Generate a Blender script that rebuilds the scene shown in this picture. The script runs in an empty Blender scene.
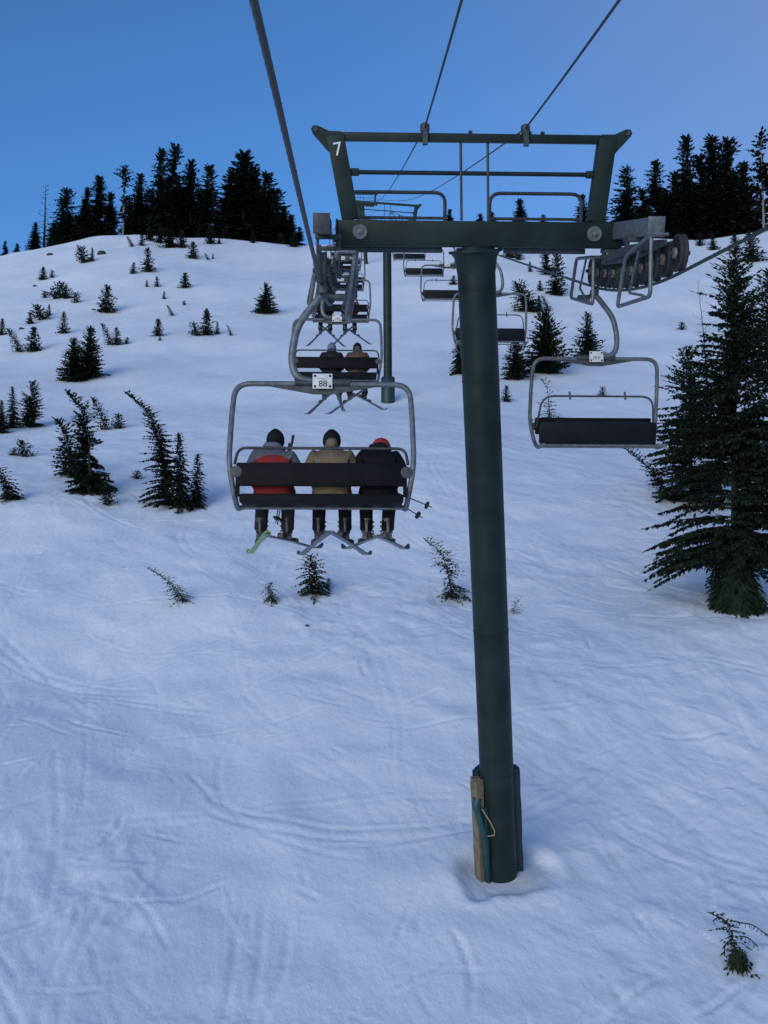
import bpy, bmesh, math, random
import numpy as np
from mathutils import Vector, Matrix

scene = bpy.context.scene
COL = scene.collection
R = math.radians

# ------------------------------------------------------------------ camera, sky, sun, exposure
PITCH = R(5.0)           # camera looks slightly uphill
CAM_H = 4.6              # above the foot of the near tower
F = 1036.0               # focal length in pixels of the 768x1024 frame
cam_d = bpy.data.cameras.new("camera")
cam_d.sensor_fit = 'VERTICAL'; cam_d.sensor_height = 36.0; cam_d.lens = 36.0 * F / 1024.0
cam_d.clip_start = 0.1; cam_d.clip_end = 3000
cam = bpy.data.objects.new("camera", cam_d); COL.objects.link(cam)
cam.location = (0, 0, CAM_H); cam.rotation_euler = (R(90) + PITCH, 0, 0)
scene.camera = cam

SUN_EL, SUN_AZ = R(8.5), R(208)     # low veiled sun behind the camera and a little left; the slope gets only soft light
world = bpy.data.worlds.new("World"); scene.world = world; world.use_nodes = True
wn = world.node_tree; wn.nodes.clear()
wo = wn.nodes.new("ShaderNodeOutputWorld"); wb = wn.nodes.new("ShaderNodeBackground")
sk = wn.nodes.new("ShaderNodeTexSky"); sk.sky_type = 'NISHITA'; sk.sun_disc = False
sk.sun_elevation = SUN_EL; sk.sun_rotation = SUN_AZ
sk.altitude = 1500; sk.air_density = 1.0; sk.dust_density = 0.2; sk.ozone_density = 5.0
wb.inputs["Strength"].default_value = 0.14
wt = wn.nodes.new("ShaderNodeTexCoord"); ws = wn.nodes.new("ShaderNodeSeparateXYZ"); wn.links.new(wt.outputs["Generated"], ws.inputs[0])
wz = wn.nodes.new("ShaderNodeTexNoise"); wz.inputs["Scale"].default_value = 2.2; wz.inputs["Detail"].default_value = 4
wn.links.new(wt.outputs["Generated"], wz.inputs["Vector"])
wa = wn.nodes.new("ShaderNodeMath"); wa.operation = 'MULTIPLY_ADD'; wa.inputs[1].default_value = .5
wn.links.new(wz.outputs[0], wa.inputs[0]); wn.links.new(ws.outputs[0], wa.inputs[2])
wr_ = wn.nodes.new("ShaderNodeMapRange"); wr_.interpolation_type = 'SMOOTHSTEP'
wr_.inputs[1].default_value = .15; wr_.inputs[2].default_value = .75; wr_.inputs[3].default_value = 0; wr_.inputs[4].default_value = .55
wn.links.new(wa.outputs[0], wr_.inputs[0])
wm = wn.nodes.new("ShaderNodeMix"); wm.data_type = 'RGBA'; wm.inputs[7].default_value = (1.05, 1.45, 2.55, 1)   # thin high cloud to the right
wn.links.new(wr_.outputs[0], wm.inputs[0]); wn.links.new(sk.outputs[0], wm.inputs[6])
wn.links.new(wm.outputs[2], wb.inputs[0]); wn.links.new(wb.outputs[0], wo.inputs[0])

sun_d = bpy.data.lights.new("sun", 'SUN'); sun_d.energy = 1.05; sun_d.angle = R(45); sun_d.color = (1, .96, .90)
sun = bpy.data.objects.new("sun", sun_d); COL.objects.link(sun)
sdir = Vector((math.sin(SUN_AZ) * math.cos(SUN_EL), math.cos(SUN_AZ) * math.cos(SUN_EL), math.sin(SUN_EL)))
sun.rotation_euler = (-sdir).to_track_quat('-Z', 'Y').to_euler(); sun.location = (60, 60, 80)

vs = scene.view_settings
vs.view_transform = 'Standard'; vs.look = 'None'; vs.gamma = 1; vs.use_curve_mapping = False
vs.exposure = 0.68

# ------------------------------------------------------------------ frames
cP, sP = math.cos(PITCH), math.sin(PITCH)
def W(X, D, Z):
    """lift-line coordinates (right, along the view, up from the view axis) to world"""
    return Vector((X, D * cP - Z * sP, D * sP + Z * cP + CAM_H))
def Wd(X, D, Z):
    return Vector((X, D * cP - Z * sP, D * sP + Z * cP))

# ------------------------------------------------------------------ materials
def mat(name, col, rough=.7, metal=0., vary=0., scale=8., bump=0., bscale=40., col2=None, rnd=0., spec=.5):
    m = bpy.data.materials.new(name); m.use_nodes = True
    nt = m.node_tree; b = nt.nodes["Principled BSDF"]
    b.inputs["Roughness"].default_value = rough; b.inputs["Metallic"].default_value = metal
    b.inputs["Specular IOR Level"].default_value = spec
    tc = nt.nodes.new("ShaderNodeTexCoord")
    no = nt.nodes.new("ShaderNodeTexNoise"); no.inputs["Scale"].default_value = scale; no.inputs["Detail"].default_value = 4
    nt.links.new(tc.outputs["Object"], no.inputs["Vector"])
    mx = nt.nodes.new("ShaderNodeMix"); mx.data_type = 'RGBA'
    c2 = col2 if col2 else tuple(c * (1 - vary) for c in col)
    mx.inputs[6].default_value = (*col, 1); mx.inputs[7].default_value = (*c2, 1)
    rp = nt.nodes.new("ShaderNodeMapRange"); rp.inputs[1].default_value = .38; rp.inputs[2].default_value = .64
    nt.links.new(no.outputs[0], rp.inputs[0]); nt.links.new(rp.outputs[0], mx.inputs[0])
    out = mx.outputs[2]
    if rnd:
        oi = nt.nodes.new("ShaderNodeObjectInfo"); hs = nt.nodes.new("ShaderNodeHueSaturation")
        r2 = nt.nodes.new("ShaderNodeMapRange"); r2.inputs[3].default_value = 1 - rnd; r2.inputs[4].default_value = 1 + rnd
        nt.links.new(oi.outputs["Random"], r2.inputs[0]); nt.links.new(r2.outputs[0], hs.inputs["Value"])
        nt.links.new(out, hs.inputs["Color"]); out = hs.outputs[0]
    nt.links.new(out, b.inputs["Base Color"])
    if bump:
        n2 = nt.nodes.new("ShaderNodeTexNoise"); n2.inputs["Scale"].default_value = bscale; n2.inputs["Detail"].default_value = 3
        bp = nt.nodes.new("ShaderNodeBump"); bp.inputs["Strength"].default_value = bump; bp.inputs["Distance"].default_value = .02
        nt.links.new(tc.outputs["Object"], n2.inputs["Vector"]); nt.links.new(n2.outputs[0], bp.inputs["Height"])
        nt.links.new(bp.outputs[0], b.inputs["Normal"])
    return m

M = {}
M['green'] = mat('green_paint', (.013, .027, .025), .5, 0, .45, 2.2, .05, 60, spec=.25)
M['galv'] = mat('galvanised_steel', (.15, .165, .18), .5, .3, .4, 14, .08, 80)
M['galv_dark'] = mat('weathered_steel', (.06, .066, .073), .55, .3, .4, 14, .08, 80)
M['rope'] = mat('wire_rope', (.06, .062, .068), .5, .5, .4, 60)
M['cable'] = mat('cable_sheath', (.035, .036, .04), .6, 0, .3, 10)
M['rubber'] = mat('rubber', (.026, .026, .029), .75, 0, .3, 20)
M['hub'] = mat('sheave_disc', (.20, .165, .135), .6, .2, .45, 10)
M['pad'] = mat('black_vinyl_pad', (.006, .006, .008), .6, 0, .4, 6, .1, 30, spec=.12)
M['padroll'] = mat('dark_seat_vinyl', (.007, .008, .012), .5, 0, .4, 6, .1, 30, spec=.15)
M['plate'] = mat('number_plate', (.62, .63, .64), .5, 0, .18, 25)
M['ink'] = mat('black_ink', (.02, .02, .025), .6)
M['faint_ink'] = mat('faded_ink', (.30, .31, .33), .6)
M['white'] = mat('white_paint', (.72, .72, .70), .6, 0, .15, 30)
M['needles'] = mat('dark_needles', (.023, .033, .021), .9, 0, .5, 3, rnd=.25, spec=.1)
M['needles_young'] = mat('young_needles', (.030, .039, .022), .9, 0, .5, 5, rnd=.25, spec=.1)
M['needles_far'] = mat('forest_needles', (.013, .020, .016), .9, 0, .5, 1.2, rnd=.3, spec=.1)
M['bark'] = mat('bark', (.030, .024, .020), .9, 0, .5, 12)
M['pale_bark'] = mat('weathered_wood', (.22, .19, .17), .85, 0, .4, 6)
M['rock'] = mat('dark_rock', (.05, .05, .055), .9, 0, .5, 3)
M['tan'] = mat('tan_canvas', (.20, .15, .09), .8, 0, .35, 7, .2, 18)
M['teal'] = mat('teal_vinyl', (.008, .055, .058), .5, 0, .35, 6, .15, 12)
M['dkteal'] = mat('dark_green_vinyl', (.008, .030, .034), .5, 0, .3, 6, .15, 12)
M['strap'] = mat('tan_strap', (.36, .26, .12), .8, 0, .3, 30)
M['skin'] = mat('skin', (.45, .28, .21), .55)
M['eye'] = mat('eye', (.03, .025, .02), .2)
M['black_cloth'] = mat('black_cloth', (.010, .010, .013), .85, 0, .3, 8, .4, 14, spec=.15)
M['navy_cloth'] = mat('navy_cloth', (.016, .017, .024), .85, 0, .3, 8, .4, 14, spec=.15)
M['charcoal_cloth'] = mat('charcoal_cloth', (.030, .030, .036), .85, 0, .4, 8, .4, 14, spec=.15)
M['tan_cloth'] = mat('tan_cloth', (.185, .135, .085), .85, 0, .25, 6, .5, 12)
M['brown_cloth'] = mat('brown_cloth', (.12, .075, .05), .85, 0, .25, 6, .5, 12)
M['red_cloth'] = mat('red_cloth', (.34, .018, .016), .8, 0, .25, 8, .3, 14)
M['greyblue_cloth'] = mat('grey_blue_cloth', (.12, .16, .23), .85, 0, .25, 8, .3, 14)
M['boot'] = mat('grey_boot_plastic', (.045, .045, .052), .4, 0, .4, 18)
M['boot_light'] = mat('light_boot_plastic', (.15, .145, .14), .4, 0, .45, 22)
M['ski_dark'] = mat('dark_ski', (.025, .027, .032), .3)
M['ski_grey'] = mat('grey_ski', (.085, .095, .115), .35, 0, .3, 8)
M['ski_green'] = mat('neon_green_ski', (.20, .42, .10), .35, 0, .2, 8)
M['binding'] = mat('binding_black', (.02, .02, .02), .4)

def yoke_mat():
    """grey jacket with a red back panel (cut by where the panel is sewn)"""
    m = mat('grey_red_jacket', (.13, .14, .16), .8, 0, .25, 8, .4, 14)
    nt = m.node_tree; b = nt.nodes["Principled BSDF"]
    tc = nt.nodes.new("ShaderNodeTexCoord"); sp = nt.nodes.new("ShaderNodeSeparateXYZ")
    nt.links.new(tc.outputs["Object"], sp.inputs[0])
    ab = nt.nodes.new("ShaderNodeMath"); ab.operation = 'ABSOLUTE'; nt.links.new(sp.outputs[0], ab.inputs[0])
    sq = nt.nodes.new("ShaderNodeMath"); sq.operation = 'POWER'; sq.inputs[1].default_value = 2.2
    nt.links.new(ab.outputs[0], sq.inputs[0])
    ml = nt.nodes.new("ShaderNodeMath"); ml.operation = 'MULTIPLY_ADD'; ml.inputs[1].default_value = 2.4
    nt.links.new(sq.outputs[0], ml.inputs[0]); nt.links.new(sp.outputs[2], ml.inputs[2])
    lt = nt.nodes.new("ShaderNodeMath"); lt.operation = 'LESS_THAN'; lt.inputs[1].default_value = .44
    nt.links.new(ml.outputs[0], lt.inputs[0])
    lx = nt.nodes.new("ShaderNodeMath"); lx.operation = 'LESS_THAN'; lx.inputs[1].default_value = .215
    nt.links.new(ab.outputs[0], lx.inputs[0])
    an = nt.nodes.new("ShaderNodeMath"); an.operation = 'MULTIPLY'
    nt.links.new(lt.outputs[0], an.inputs[0]); nt.links.new(lx.outputs[0], an.inputs[1])
    mx = nt.nodes.new("ShaderNodeMix"); mx.data_type = 'RGBA'
    old = b.inputs["Base Color"].links[0].from_socket
    nt.links.new(an.outputs[0], mx.inputs[0]); nt.links.new(old, mx.inputs[6]); mx.inputs[7].default_value = (.22, .012, .012, 1)
    nt.links.new(mx.outputs[2], b.inputs["Base Color"])
    return m
M['yoke'] = yoke_mat()

def snow_mat(foot):
    m = bpy.data.materials.new("snow"); m.use_nodes = True
    nt = m.node_tree; b = nt.nodes["Principled BSDF"]; L = nt.links
    b.inputs["Roughness"].default_value = .62
    b.inputs["Specular IOR Level"].default_value = .25
    tc = nt.nodes.new("ShaderNodeTexCoord")
    def noise(scale, detail=4, rough=.55):
        n = nt.nodes.new("ShaderNodeTexNoise"); n.inputs["Scale"].default_value = scale
        n.inputs["Detail"].default_value = detail; n.inputs["Roughness"].default_value = rough
        return n
    n1 = noise(.35, 5, .6); L.new(tc.outputs["Object"], n1.inputs["Vector"])
    mx = nt.nodes.new("ShaderNodeMix"); mx.data_type = 'RGBA'
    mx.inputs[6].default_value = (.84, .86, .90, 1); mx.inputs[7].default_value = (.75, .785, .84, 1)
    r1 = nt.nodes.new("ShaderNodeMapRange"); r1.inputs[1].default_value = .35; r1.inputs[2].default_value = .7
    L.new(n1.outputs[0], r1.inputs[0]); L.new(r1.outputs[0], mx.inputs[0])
    # dirt thrown up round the foot of the tower
    vm = nt.nodes.new("ShaderNodeVectorMath"); vm.operation = 'DISTANCE'; vm.inputs[1].default_value = foot
    L.new(tc.outputs["Object"], vm.inputs[0])
    n3 = noise(3.5, 5, .65); L.new(tc.outputs["Object"], n3.inputs["Vector"])
    ad = nt.nodes.new("ShaderNodeMath"); ad.operation = 'MULTIPLY_ADD'; ad.inputs[1].default_value = .9
    L.new(n3.outputs[0], ad.inputs[0]); L.new(vm.outputs["Value"], ad.inputs[2])
    r3 = nt.nodes.new("ShaderNodeMapRange"); r3.interpolation_type = 'SMOOTHSTEP'
    r3.inputs[1].default_value = .9; r3.inputs[2].default_value = 1.35; r3.inputs[3].default_value = .5; r3.inputs[4].default_value = 0
    L.new(ad.outputs[0], r3.inputs[0])
    m2 = nt.nodes.new("ShaderNodeMix"); m2.data_type = 'RGBA'; m2.inputs[7].default_value = (.46, .44, .41, 1)
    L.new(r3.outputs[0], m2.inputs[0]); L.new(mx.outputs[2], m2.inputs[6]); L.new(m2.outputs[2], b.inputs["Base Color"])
    # crusty grain
    mp = nt.nodes.new("ShaderNodeMapping"); mp.inputs["Scale"].default_value = (1.0, .55, 1)
    mp.inputs["Rotation"].default_value = (0, 0, .5); L.new(tc.outputs["Object"], mp.inputs[0])
    n2 = noise(2.6, 6, .58); L.new(mp.outputs[0], n2.inputs["Vector"])
    bp = nt.nodes.new("ShaderNodeBump"); bp.inputs["Strength"].default_value = .40; bp.inputs["Distance"].default_value = .09
    n4 = noise(11, 4, .6); L.new(mp.outputs[0], n4.inputs["Vector"])
    sm = nt.nodes.new("ShaderNodeMath"); sm.operation = 'MULTIPLY_ADD'; sm.inputs[1].default_value = .28
    L.new(n4.outputs[0], sm.inputs[0]); L.new(n2.outputs[0], sm.inputs[2]); L.new(sm.outputs[0], bp.inputs["Height"]); L.new(bp.outputs[0], b.inputs["Normal"])
    return m

# ------------------------------------------------------------------ object helpers
def link(o, parent=None):
    COL.objects.link(o)
    if parent is not None: o.parent = parent
    return o
def tag(o, label=None, cat=None, group=None, kind=None):
    if label: o["label"] = label
    if cat: o["category"] = cat
    if group: o["group"] = group
    if kind: o["kind"] = kind
    return o
def empty(name, mtx, label=None, cat=None, group=None):
    o = bpy.data.objects.new(name, None); o.empty_display_size = .2
    link(o); o.matrix_world = mtx
    return tag(o, label, cat, group)
def copy_tree(o, parent=None, skip=()):
    c = o.copy(); COL.objects.link(c)
    if parent is not None: c.parent = parent; c.matrix_parent_inverse = o.matrix_parent_inverse.copy()
    for ch in list(o.children):
        if ch.name.split('.')[0] not in skip: copy_tree(ch, c, skip)
    return c

class MB:
    """collects tubes, boxes, plates and turned shapes into one mesh"""
    def __init__(s): s.v = []; s.f = []; s.sm = []
    def add(s, vs_, fs, smooth=False):
        o = len(s.v); s.v += [tuple(v) for v in vs_]
        s.f += [tuple(i + o for i in f) for f in fs]; s.sm += [smooth] * len(fs); return s
    def tube(s, pts, r, n=10, cap=True, closed=False):
        pts = [Vector(p) for p in pts]; N = len(pts)
        rs = r if isinstance(r, (list, tuple)) else [r] * N
        prev = None; vs_ = []
        for i, p in enumerate(pts):
            if closed: t = (pts[(i + 1) % N] - pts[i - 1])
            else: t = pts[min(i + 1, N - 1)] - pts[max(i - 1, 0)]
            t.normalize()
            if prev is None:
                a = Vector((0, 0, 1)) if abs(t.z) < .9 else Vector((1, 0, 0))
                u = (a - t * a.dot(t)).normalized()
            else: u = (prev - t * prev.dot(t)).normalized()
            prev = u; w = t.cross(u)
            for k in range(n):
                q = 2 * math.pi * k / n
                vs_.append(p + (u * math.cos(q) + w * math.sin(q)) * rs[i])
        fs = []
        for i in range(N if closed else N - 1):
            j = (i + 1) % N
            for k in range(n):
                k2 = (k + 1) % n
                fs.append((i * n + k, i * n + k2, j * n + k2, j * n + k))
        s.add(vs_, fs, True)
        if cap and not closed:
            o = len(s.v) - len(vs_)
            s.f.append(tuple(o + k for k in range(n - 1, -1, -1))); s.sm.append(False)
            s.f.append(tuple(o + (N - 1) * n + k for k in range(n))); s.sm.append(False)
        return s
    def box(s, c, size, axes=None, bev=.0):
        c = Vector(c); ax = axes or (Vector((1, 0, 0)), Vector((0, 1, 0)), Vector((0, 0, 1)))
        hx, hy, hz = (q / 2 for q in size)
        if bev <= 0:
            vs_ = [c + ax[0] * (sx * hx) + ax[1] * (sy * hy) + ax[2] * (sz * hz) for sz in (-1, 1) for sy in (-1, 1) for sx in (-1, 1)]
            return s.add(vs_, [(0, 2, 3, 1), (4, 5, 7, 6), (0, 1, 5, 4), (2, 6, 7, 3), (0, 4, 6, 2), (1, 3, 7, 5)])
        b = min(bev, hx * .9, hy * .9, hz * .9)
        bm = bmesh.new(); bmesh.ops.create_cube(bm, size=1)
        for v in bm.verts: v.co = Vector((v.co.x * 2 * hx, v.co.y * 2 * hy, v.co.z * 2 * hz))
        bmesh.ops.bevel(bm, geom=list(bm.edges), offset=b, segments=2, affect='EDGES', profile=.6)
        bm.verts.ensure_lookup_table()
        vs_ = [c + ax[0] * v.co.x + ax[1] * v.co.y + ax[2] * v.co.z for v in bm.verts]
        fs = [tuple(v.index for v in f.verts) for f in bm.faces]; bm.free()
        return s.add(vs_, fs)
    def plate(s, outline, origin, ux, uy, th):
        """polygon in the ux/uy plane, thickness th along ux x uy (centred)"""
        o = Vector(origin); ux = Vector(ux); uy = Vector(uy); n = ux.cross(uy).normalized()
        N = len(outline)
        vs_ = [o + ux * x + uy * y - n * (th / 2) for x, y in outline] + [o + ux * x + uy * y + n * (th / 2) for x, y in outline]
        fs = [tuple(range(N - 1, -1, -1)), tuple(range(N, 2 * N))] + [(i, (i + 1) % N, N + (i + 1) % N, N + i) for i in range(N)]
        return s.add(vs_, fs)
    def lathe(s, prof, c, axis, n=24):
        """profile [(radius, height)] turned round the axis through c"""
        c = Vector(c); t = Vector(axis).normalized()
        a = Vector((0, 0, 1)) if abs(t.z) < .9 else Vector((1, 0, 0))
        u = (a - t * a.dot(t)).normalized(); w = t.cross(u); vs_ = []
        for r, h in prof:
            for k in range(n):
                q = 2 * math.pi * k / n
                vs_.append(c + t * h + (u * math.cos(q) + w * math.sin(q)) * max(r, 1e-4))
        fs = []
        for i in range(len(prof) - 1):
            for k in range(n):
                k2 = (k + 1) % n
                fs.append((i * n + k, i * n + k2, (i + 1) * n + k2, (i + 1) * n + k))
        fs.append(tuple(range(n - 1, -1, -1))); o = (len(prof) - 1) * n; fs.append(tuple(o + k for k in range(n)))
        return s.add(vs_, fs, True)
    def mesh(s, name, m):
        me = bpy.data.meshes.new(name); me.from_pydata(s.v, [], s.f); me.materials.append(m)
        me.polygons.foreach_set("use_smooth", s.sm)
        me.update()
        return me
    def build(s, name, m, parent=None, sharp=True):
        me = s.mesh(name, m)
        if sharp:
            try: me.set_sharp_from_angle(angle=R(42))
            except Exception: pass
        return link(bpy.data.objects.new(name, me), parent)

def smooth_path(pts, sub=5):
    """Catmull-Rom through the points"""
    P = [Vector(p) for p in pts]; P = [P[0] * 2 - P[1]] + P + [P[-1] * 2 - P[-2]]; out = []
    for i in range(1, len(P) - 2):
        for k in range(sub):
            t = k / sub; a, b, c, d = P[i - 1], P[i], P[i + 1], P[i + 2]
            out.append(.5 * ((2 * b) + (c - a) * t + (2 * a - 5 * b + 4 * c - d) * t * t + (3 * b - a - 3 * c + d) * t ** 3))
    out.append(P[-2]); return out
def round_path(pts, rad, n=5):
    """polyline with rounded corners"""
    P = [Vector(p) for p in pts]; out = [P[0]]
    for i in range(1, len(P) - 1):
        a, b, c = P[i - 1], P[i], P[i + 1]
        da, dc = (a - b), (c - b); r = min(rad, da.length * .48, dc.length * .48)
        p, q = b + da.normalized() * r, b + dc.normalized() * r
        for k in range(n + 1):
            t = k / n; out.append(p * (1 - t) ** 2 + b * 2 * t * (1 - t) + q * t * t)
    out.append(P[-1]); return out

# ------------------------------------------------------------------ snow slope
rs = np.random.RandomState(7)
def value_noise(seed):
    g = np.random.RandomState(seed).rand(256, 256)
    def f(x, y):
        xi = np.floor(x).astype(int); yi = np.floor(y).astype(int)
        fx = x - xi; fy = y - yi; fx = fx * fx * (3 - 2 * fx); fy = fy * fy * (3 - 2 * fy)
        a = g[xi & 255, yi & 255]; b = g[(xi + 1) & 255, yi & 255]; c = g[xi & 255, (yi + 1) & 255]; d = g[(xi + 1) & 255, (yi + 1) & 255]
        return (a * (1 - fx) + b * fx) * (1 - fy) + (c * (1 - fx) + d * fx) * fy - .5
    return f
VN = [value_noise(s) for s in range(11, 19)]
def sstep(a, b, x):
    t = np.clip((x - a) / (b - a), 0, 1); return t * t * (3 - 2 * t)
_gd = np.array([-80, -30, 0, 13.5, 17, 28, 40, 60, 66, 85, 105, 130, 150, 160, 170, 200, 260, 360])
_gz = np.array([-16, -10.6, -8.9, -6.75, -6.04, -2.8, .84, 5.5, 7.13, 13.0, 20.5, 30.4, 38.9, 43.0, 45.3, 49, 52, 55.])
_fd = np.linspace(-80, 360, 4401); _fz = np.interp(_fd, _gd, _gz)
_k = np.exp(-np.linspace(-2, 2, 61) ** 2); _k /= _k.sum()
_fz = np.convolve(np.pad(_fz, 30, mode='edge'), _k, 'valid')
_sx = np.array([-900, -300, 0, 60, 100, 135, 180, 230, 300, 340, 400, 470, 540, 620, 700, 768, 1000, 1600])
_sy = np.array([330, 285, 255, 243, 235, 231, 233, 237, 242, 240, 232, 226, 228, 234, 237, 229, 200, 190.])
FOOT = (1.95, 17.0)
HOLLOWS = [(-9.2, 25.5, 4.2, -.55), (-4.5, 29, 2.2, .22), (3.4, 28.5, 1.6, -.12), (9.5, 27.0, 2.6, .35), (-12, 38, 3, .3), (6, 24, 3, .18), (-3, 21, 3, -.2), (14, 22, 4, .3)]
# ski tracks carved into a raster over the near slope
TX0, TD0, TS, TW, TH = -22.0, 9.0, .05, 880, 900
TR = np.zeros((TH, TW))
def carve():
    r = random.Random(5)
    def stamp(x, d, depth, rad):
        ci, cj = (d - TD0) / TS, (x - TX0) / TS; n = int(rad * 3 / TS) + 1
        i0, j0 = int(ci), int(cj)
        if not (n < i0 < TH - n - 1 and n < j0 < TW - n - 1): return
        ii, jj = np.mgrid[i0 - n:i0 + n + 1, j0 - n:j0 + n + 1]
        q = ((ii - ci) ** 2 + (jj - cj) ** 2) * (TS / rad) ** 2
        prof = depth * (-np.exp(-q) + .55 * np.exp(-(np.sqrt(q) - 1.7) ** 2 * 2.2))
        blk = TR[i0 - n:i0 + n + 1, j0 - n:j0 + n + 1]
        m = np.abs(prof) > np.abs(blk); blk[m] = prof[m]
    for k in range(260):
        x, d = r.uniform(-16, 14), r.uniform(14, 46)
        a = r.gauss(-1.45, .75); cur = r.uniform(-.22, .22); dep = r.uniform(.004, .016); rad = r.uniform(.04, .09)
        L = r.uniform(3, 11); n = int(L / .045)
        pair = r.random() < .45; off = r.uniform(.22, .4)
        dc = r.uniform(-.03, .03)
        for i in range(n):
            e = min(1, i / 20, (n - i) / 20)
            stamp(x, d, dep * e, rad)
            if pair: stamp(x - math.sin(a) * off, d + math.cos(a) * off, dep * e, rad)
            x += math.cos(a) * .045; d += math.sin(a) * .045; a += cur * .045; cur += dc * .045
    for k in range(900):
        x, d = r.uniform(-14, 14), 13 + 32 * r.random() ** 1.3
        a = r.gauss(-1.9 if r.random() < .6 else -.9, .5); cur = r.uniform(-.5, .5); dep = r.uniform(.008, .030) * r.choice((1, 1, -.7)); rad = r.uniform(.03, .065)
        n = int(r.uniform(.4, 2.4) / .045)
        for i in range(n):
            stamp(x, d, dep * min(1, i / 8, (n - i) / 8), rad)
            x += math.cos(a) * .045; d += math.sin(a) * .045; a += cur * .045
carve()
def track(X, D):
    i = np.clip((D - TD0) / TS, 0, TH - 2.001); j = np.clip((X - TX0) / TS, 0, TW - 2.001)
    i0 = i.astype(int); j0 = j.astype(int); fi = i - i0; fj = j - j0
    return (TR[i0, j0] * (1 - fi) + TR[i0 + 1, j0] * fi) * (1 - fj) + (TR[i0, j0 + 1] * (1 - fi) + TR[i0 + 1, j0 + 1] * fi) * fj
FOOT_DZ = 0.
def ground(X, D, fine=False):
    X = np.asarray(X, float); D = np.asarray(D, float)
    z = np.interp(D, _fd, _fz)
    px = 384 + F * X / np.maximum(D, 30)
    sky = (512 - np.interp(px, _sx, _sy)) / F
    far = sstep(55, 160, D)
    z = z * (1 + (sky / .2708 - 1) * far)
    z = z + far * 0.0
    w = sstep(20, 60, D)
    z = z + VN[0](X / 17 + 3, D / 17) * (.35 + .9 * w) * (1 - .5 * sstep(130, 165, D)) + VN[1](X / 6.5, D / 6.5 + 9) * (.28 + .25 * w)
    for hx, hd, hr, ha in HOLLOWS:
        z = z + ha * np.exp(-((X - hx) ** 2 + (D - hd) ** 2) / hr ** 2)
    q = np.sqrt((X - FOOT[0]) ** 2 + (D - FOOT[1]) ** 2)
    z = z + FOOT_DZ * np.exp(-(q / 2.2) ** 2)
    q = q * (1 + .5 * VN[2](X * 2.1 + 7, D * 2.1))
    z = z - .12 * np.exp(-(q / .78) ** 8) + .025 * np.exp(-((q - 1.0) / .22) ** 2)
    if fine:
        near = 1 - sstep(45, 75, D)
        z = z + VN[2](X / 1.7, D / 2.3) * .10 + VN[3](X / .75 + D * .4, D / .8) * .065 * near - np.abs(VN[7](X / 1.1 - D * .25, D / 2.1)) * .07 * near
        rough = sstep(0, .25, VN[5](X / 5.5, D / 5.5 + 4) + .05 + .012 * X)
        z = z + VN[4](X / .30, D / .42) * .030 * near * (.35 + rough) + VN[6](X / .16, D / .19) * .014 * near * (.3 + rough)
        z = z + track(X, D) * near
    return z
FOOT_DZ = -5.93 - float(ground(*FOOT))
def on_ground(px, py, dmax=164.):
    """point of the slope seen at a pixel of the frame"""
    D = np.arange(9, dmax, .05); s = (512 - py) / F
    X = (px - 384) / F * D
    hit = np.nonzero(ground(X, D) >= s * D)[0]
    i = hit[0] if len(hit) else len(D) - 1
    return float(X[i]), float(D[i]), float(ground(X[i], D[i]))
def make_slope():
    rows = np.concatenate([np.linspace(-60, 8, 24)[:-1], np.arange(8, 45, .062), np.zeros(0)])
    d = 45.; st = .062; ext = []
    while d < 340:
        ext.append(d); st *= 1.014; d += st
    rows = np.concatenate([rows, ext])
    core = np.linspace(-.42, .44, 640)
    side = np.cumsum(np.geomspace(.002, .09, 42))
    u = np.concatenate([(-.42 - side)[::-1], core, .44 + side])
    Dg, Ug = np.meshgrid(rows, u, indexing='ij')
    Xg = Ug * (np.maximum(Dg, 0) + 22)
    Zg = ground(Xg, Dg, True)
    nr, nc = Dg.shape
    co = np.stack([Xg, Dg * cP - Zg * sP, Dg * sP + Zg * cP + CAM_H], -1).reshape(-1, 3)
    idx = np.arange(nr * nc).reshape(nr, nc)
    fc = np.stack([idx[:-1, :-1], idx[:-1, 1:], idx[1:, 1:], idx[1:, :-1]], -1).reshape(-1, 4)
    me = bpy.data.meshes.new("snow_slope")
    me.vertices.add(len(co)); me.vertices.foreach_set("co", co.ravel())
    me.loops.add(fc.size); me.loops.foreach_set("vertex_index", fc.ravel().astype(np.int32))
    me.polygons.add(len(fc)); me.polygons.foreach_set("loop_start", np.arange(0, fc.size, 4, dtype=np.int32))
    me.polygons.foreach_set("use_smooth", np.ones(len(fc), bool))
    me.update(calc_edges=True)
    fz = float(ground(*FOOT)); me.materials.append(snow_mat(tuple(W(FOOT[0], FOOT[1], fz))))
    o = link(bpy.data.objects.new("snow_slope", me)); o["kind"] = "structure"
    return o
make_slope()

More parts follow.
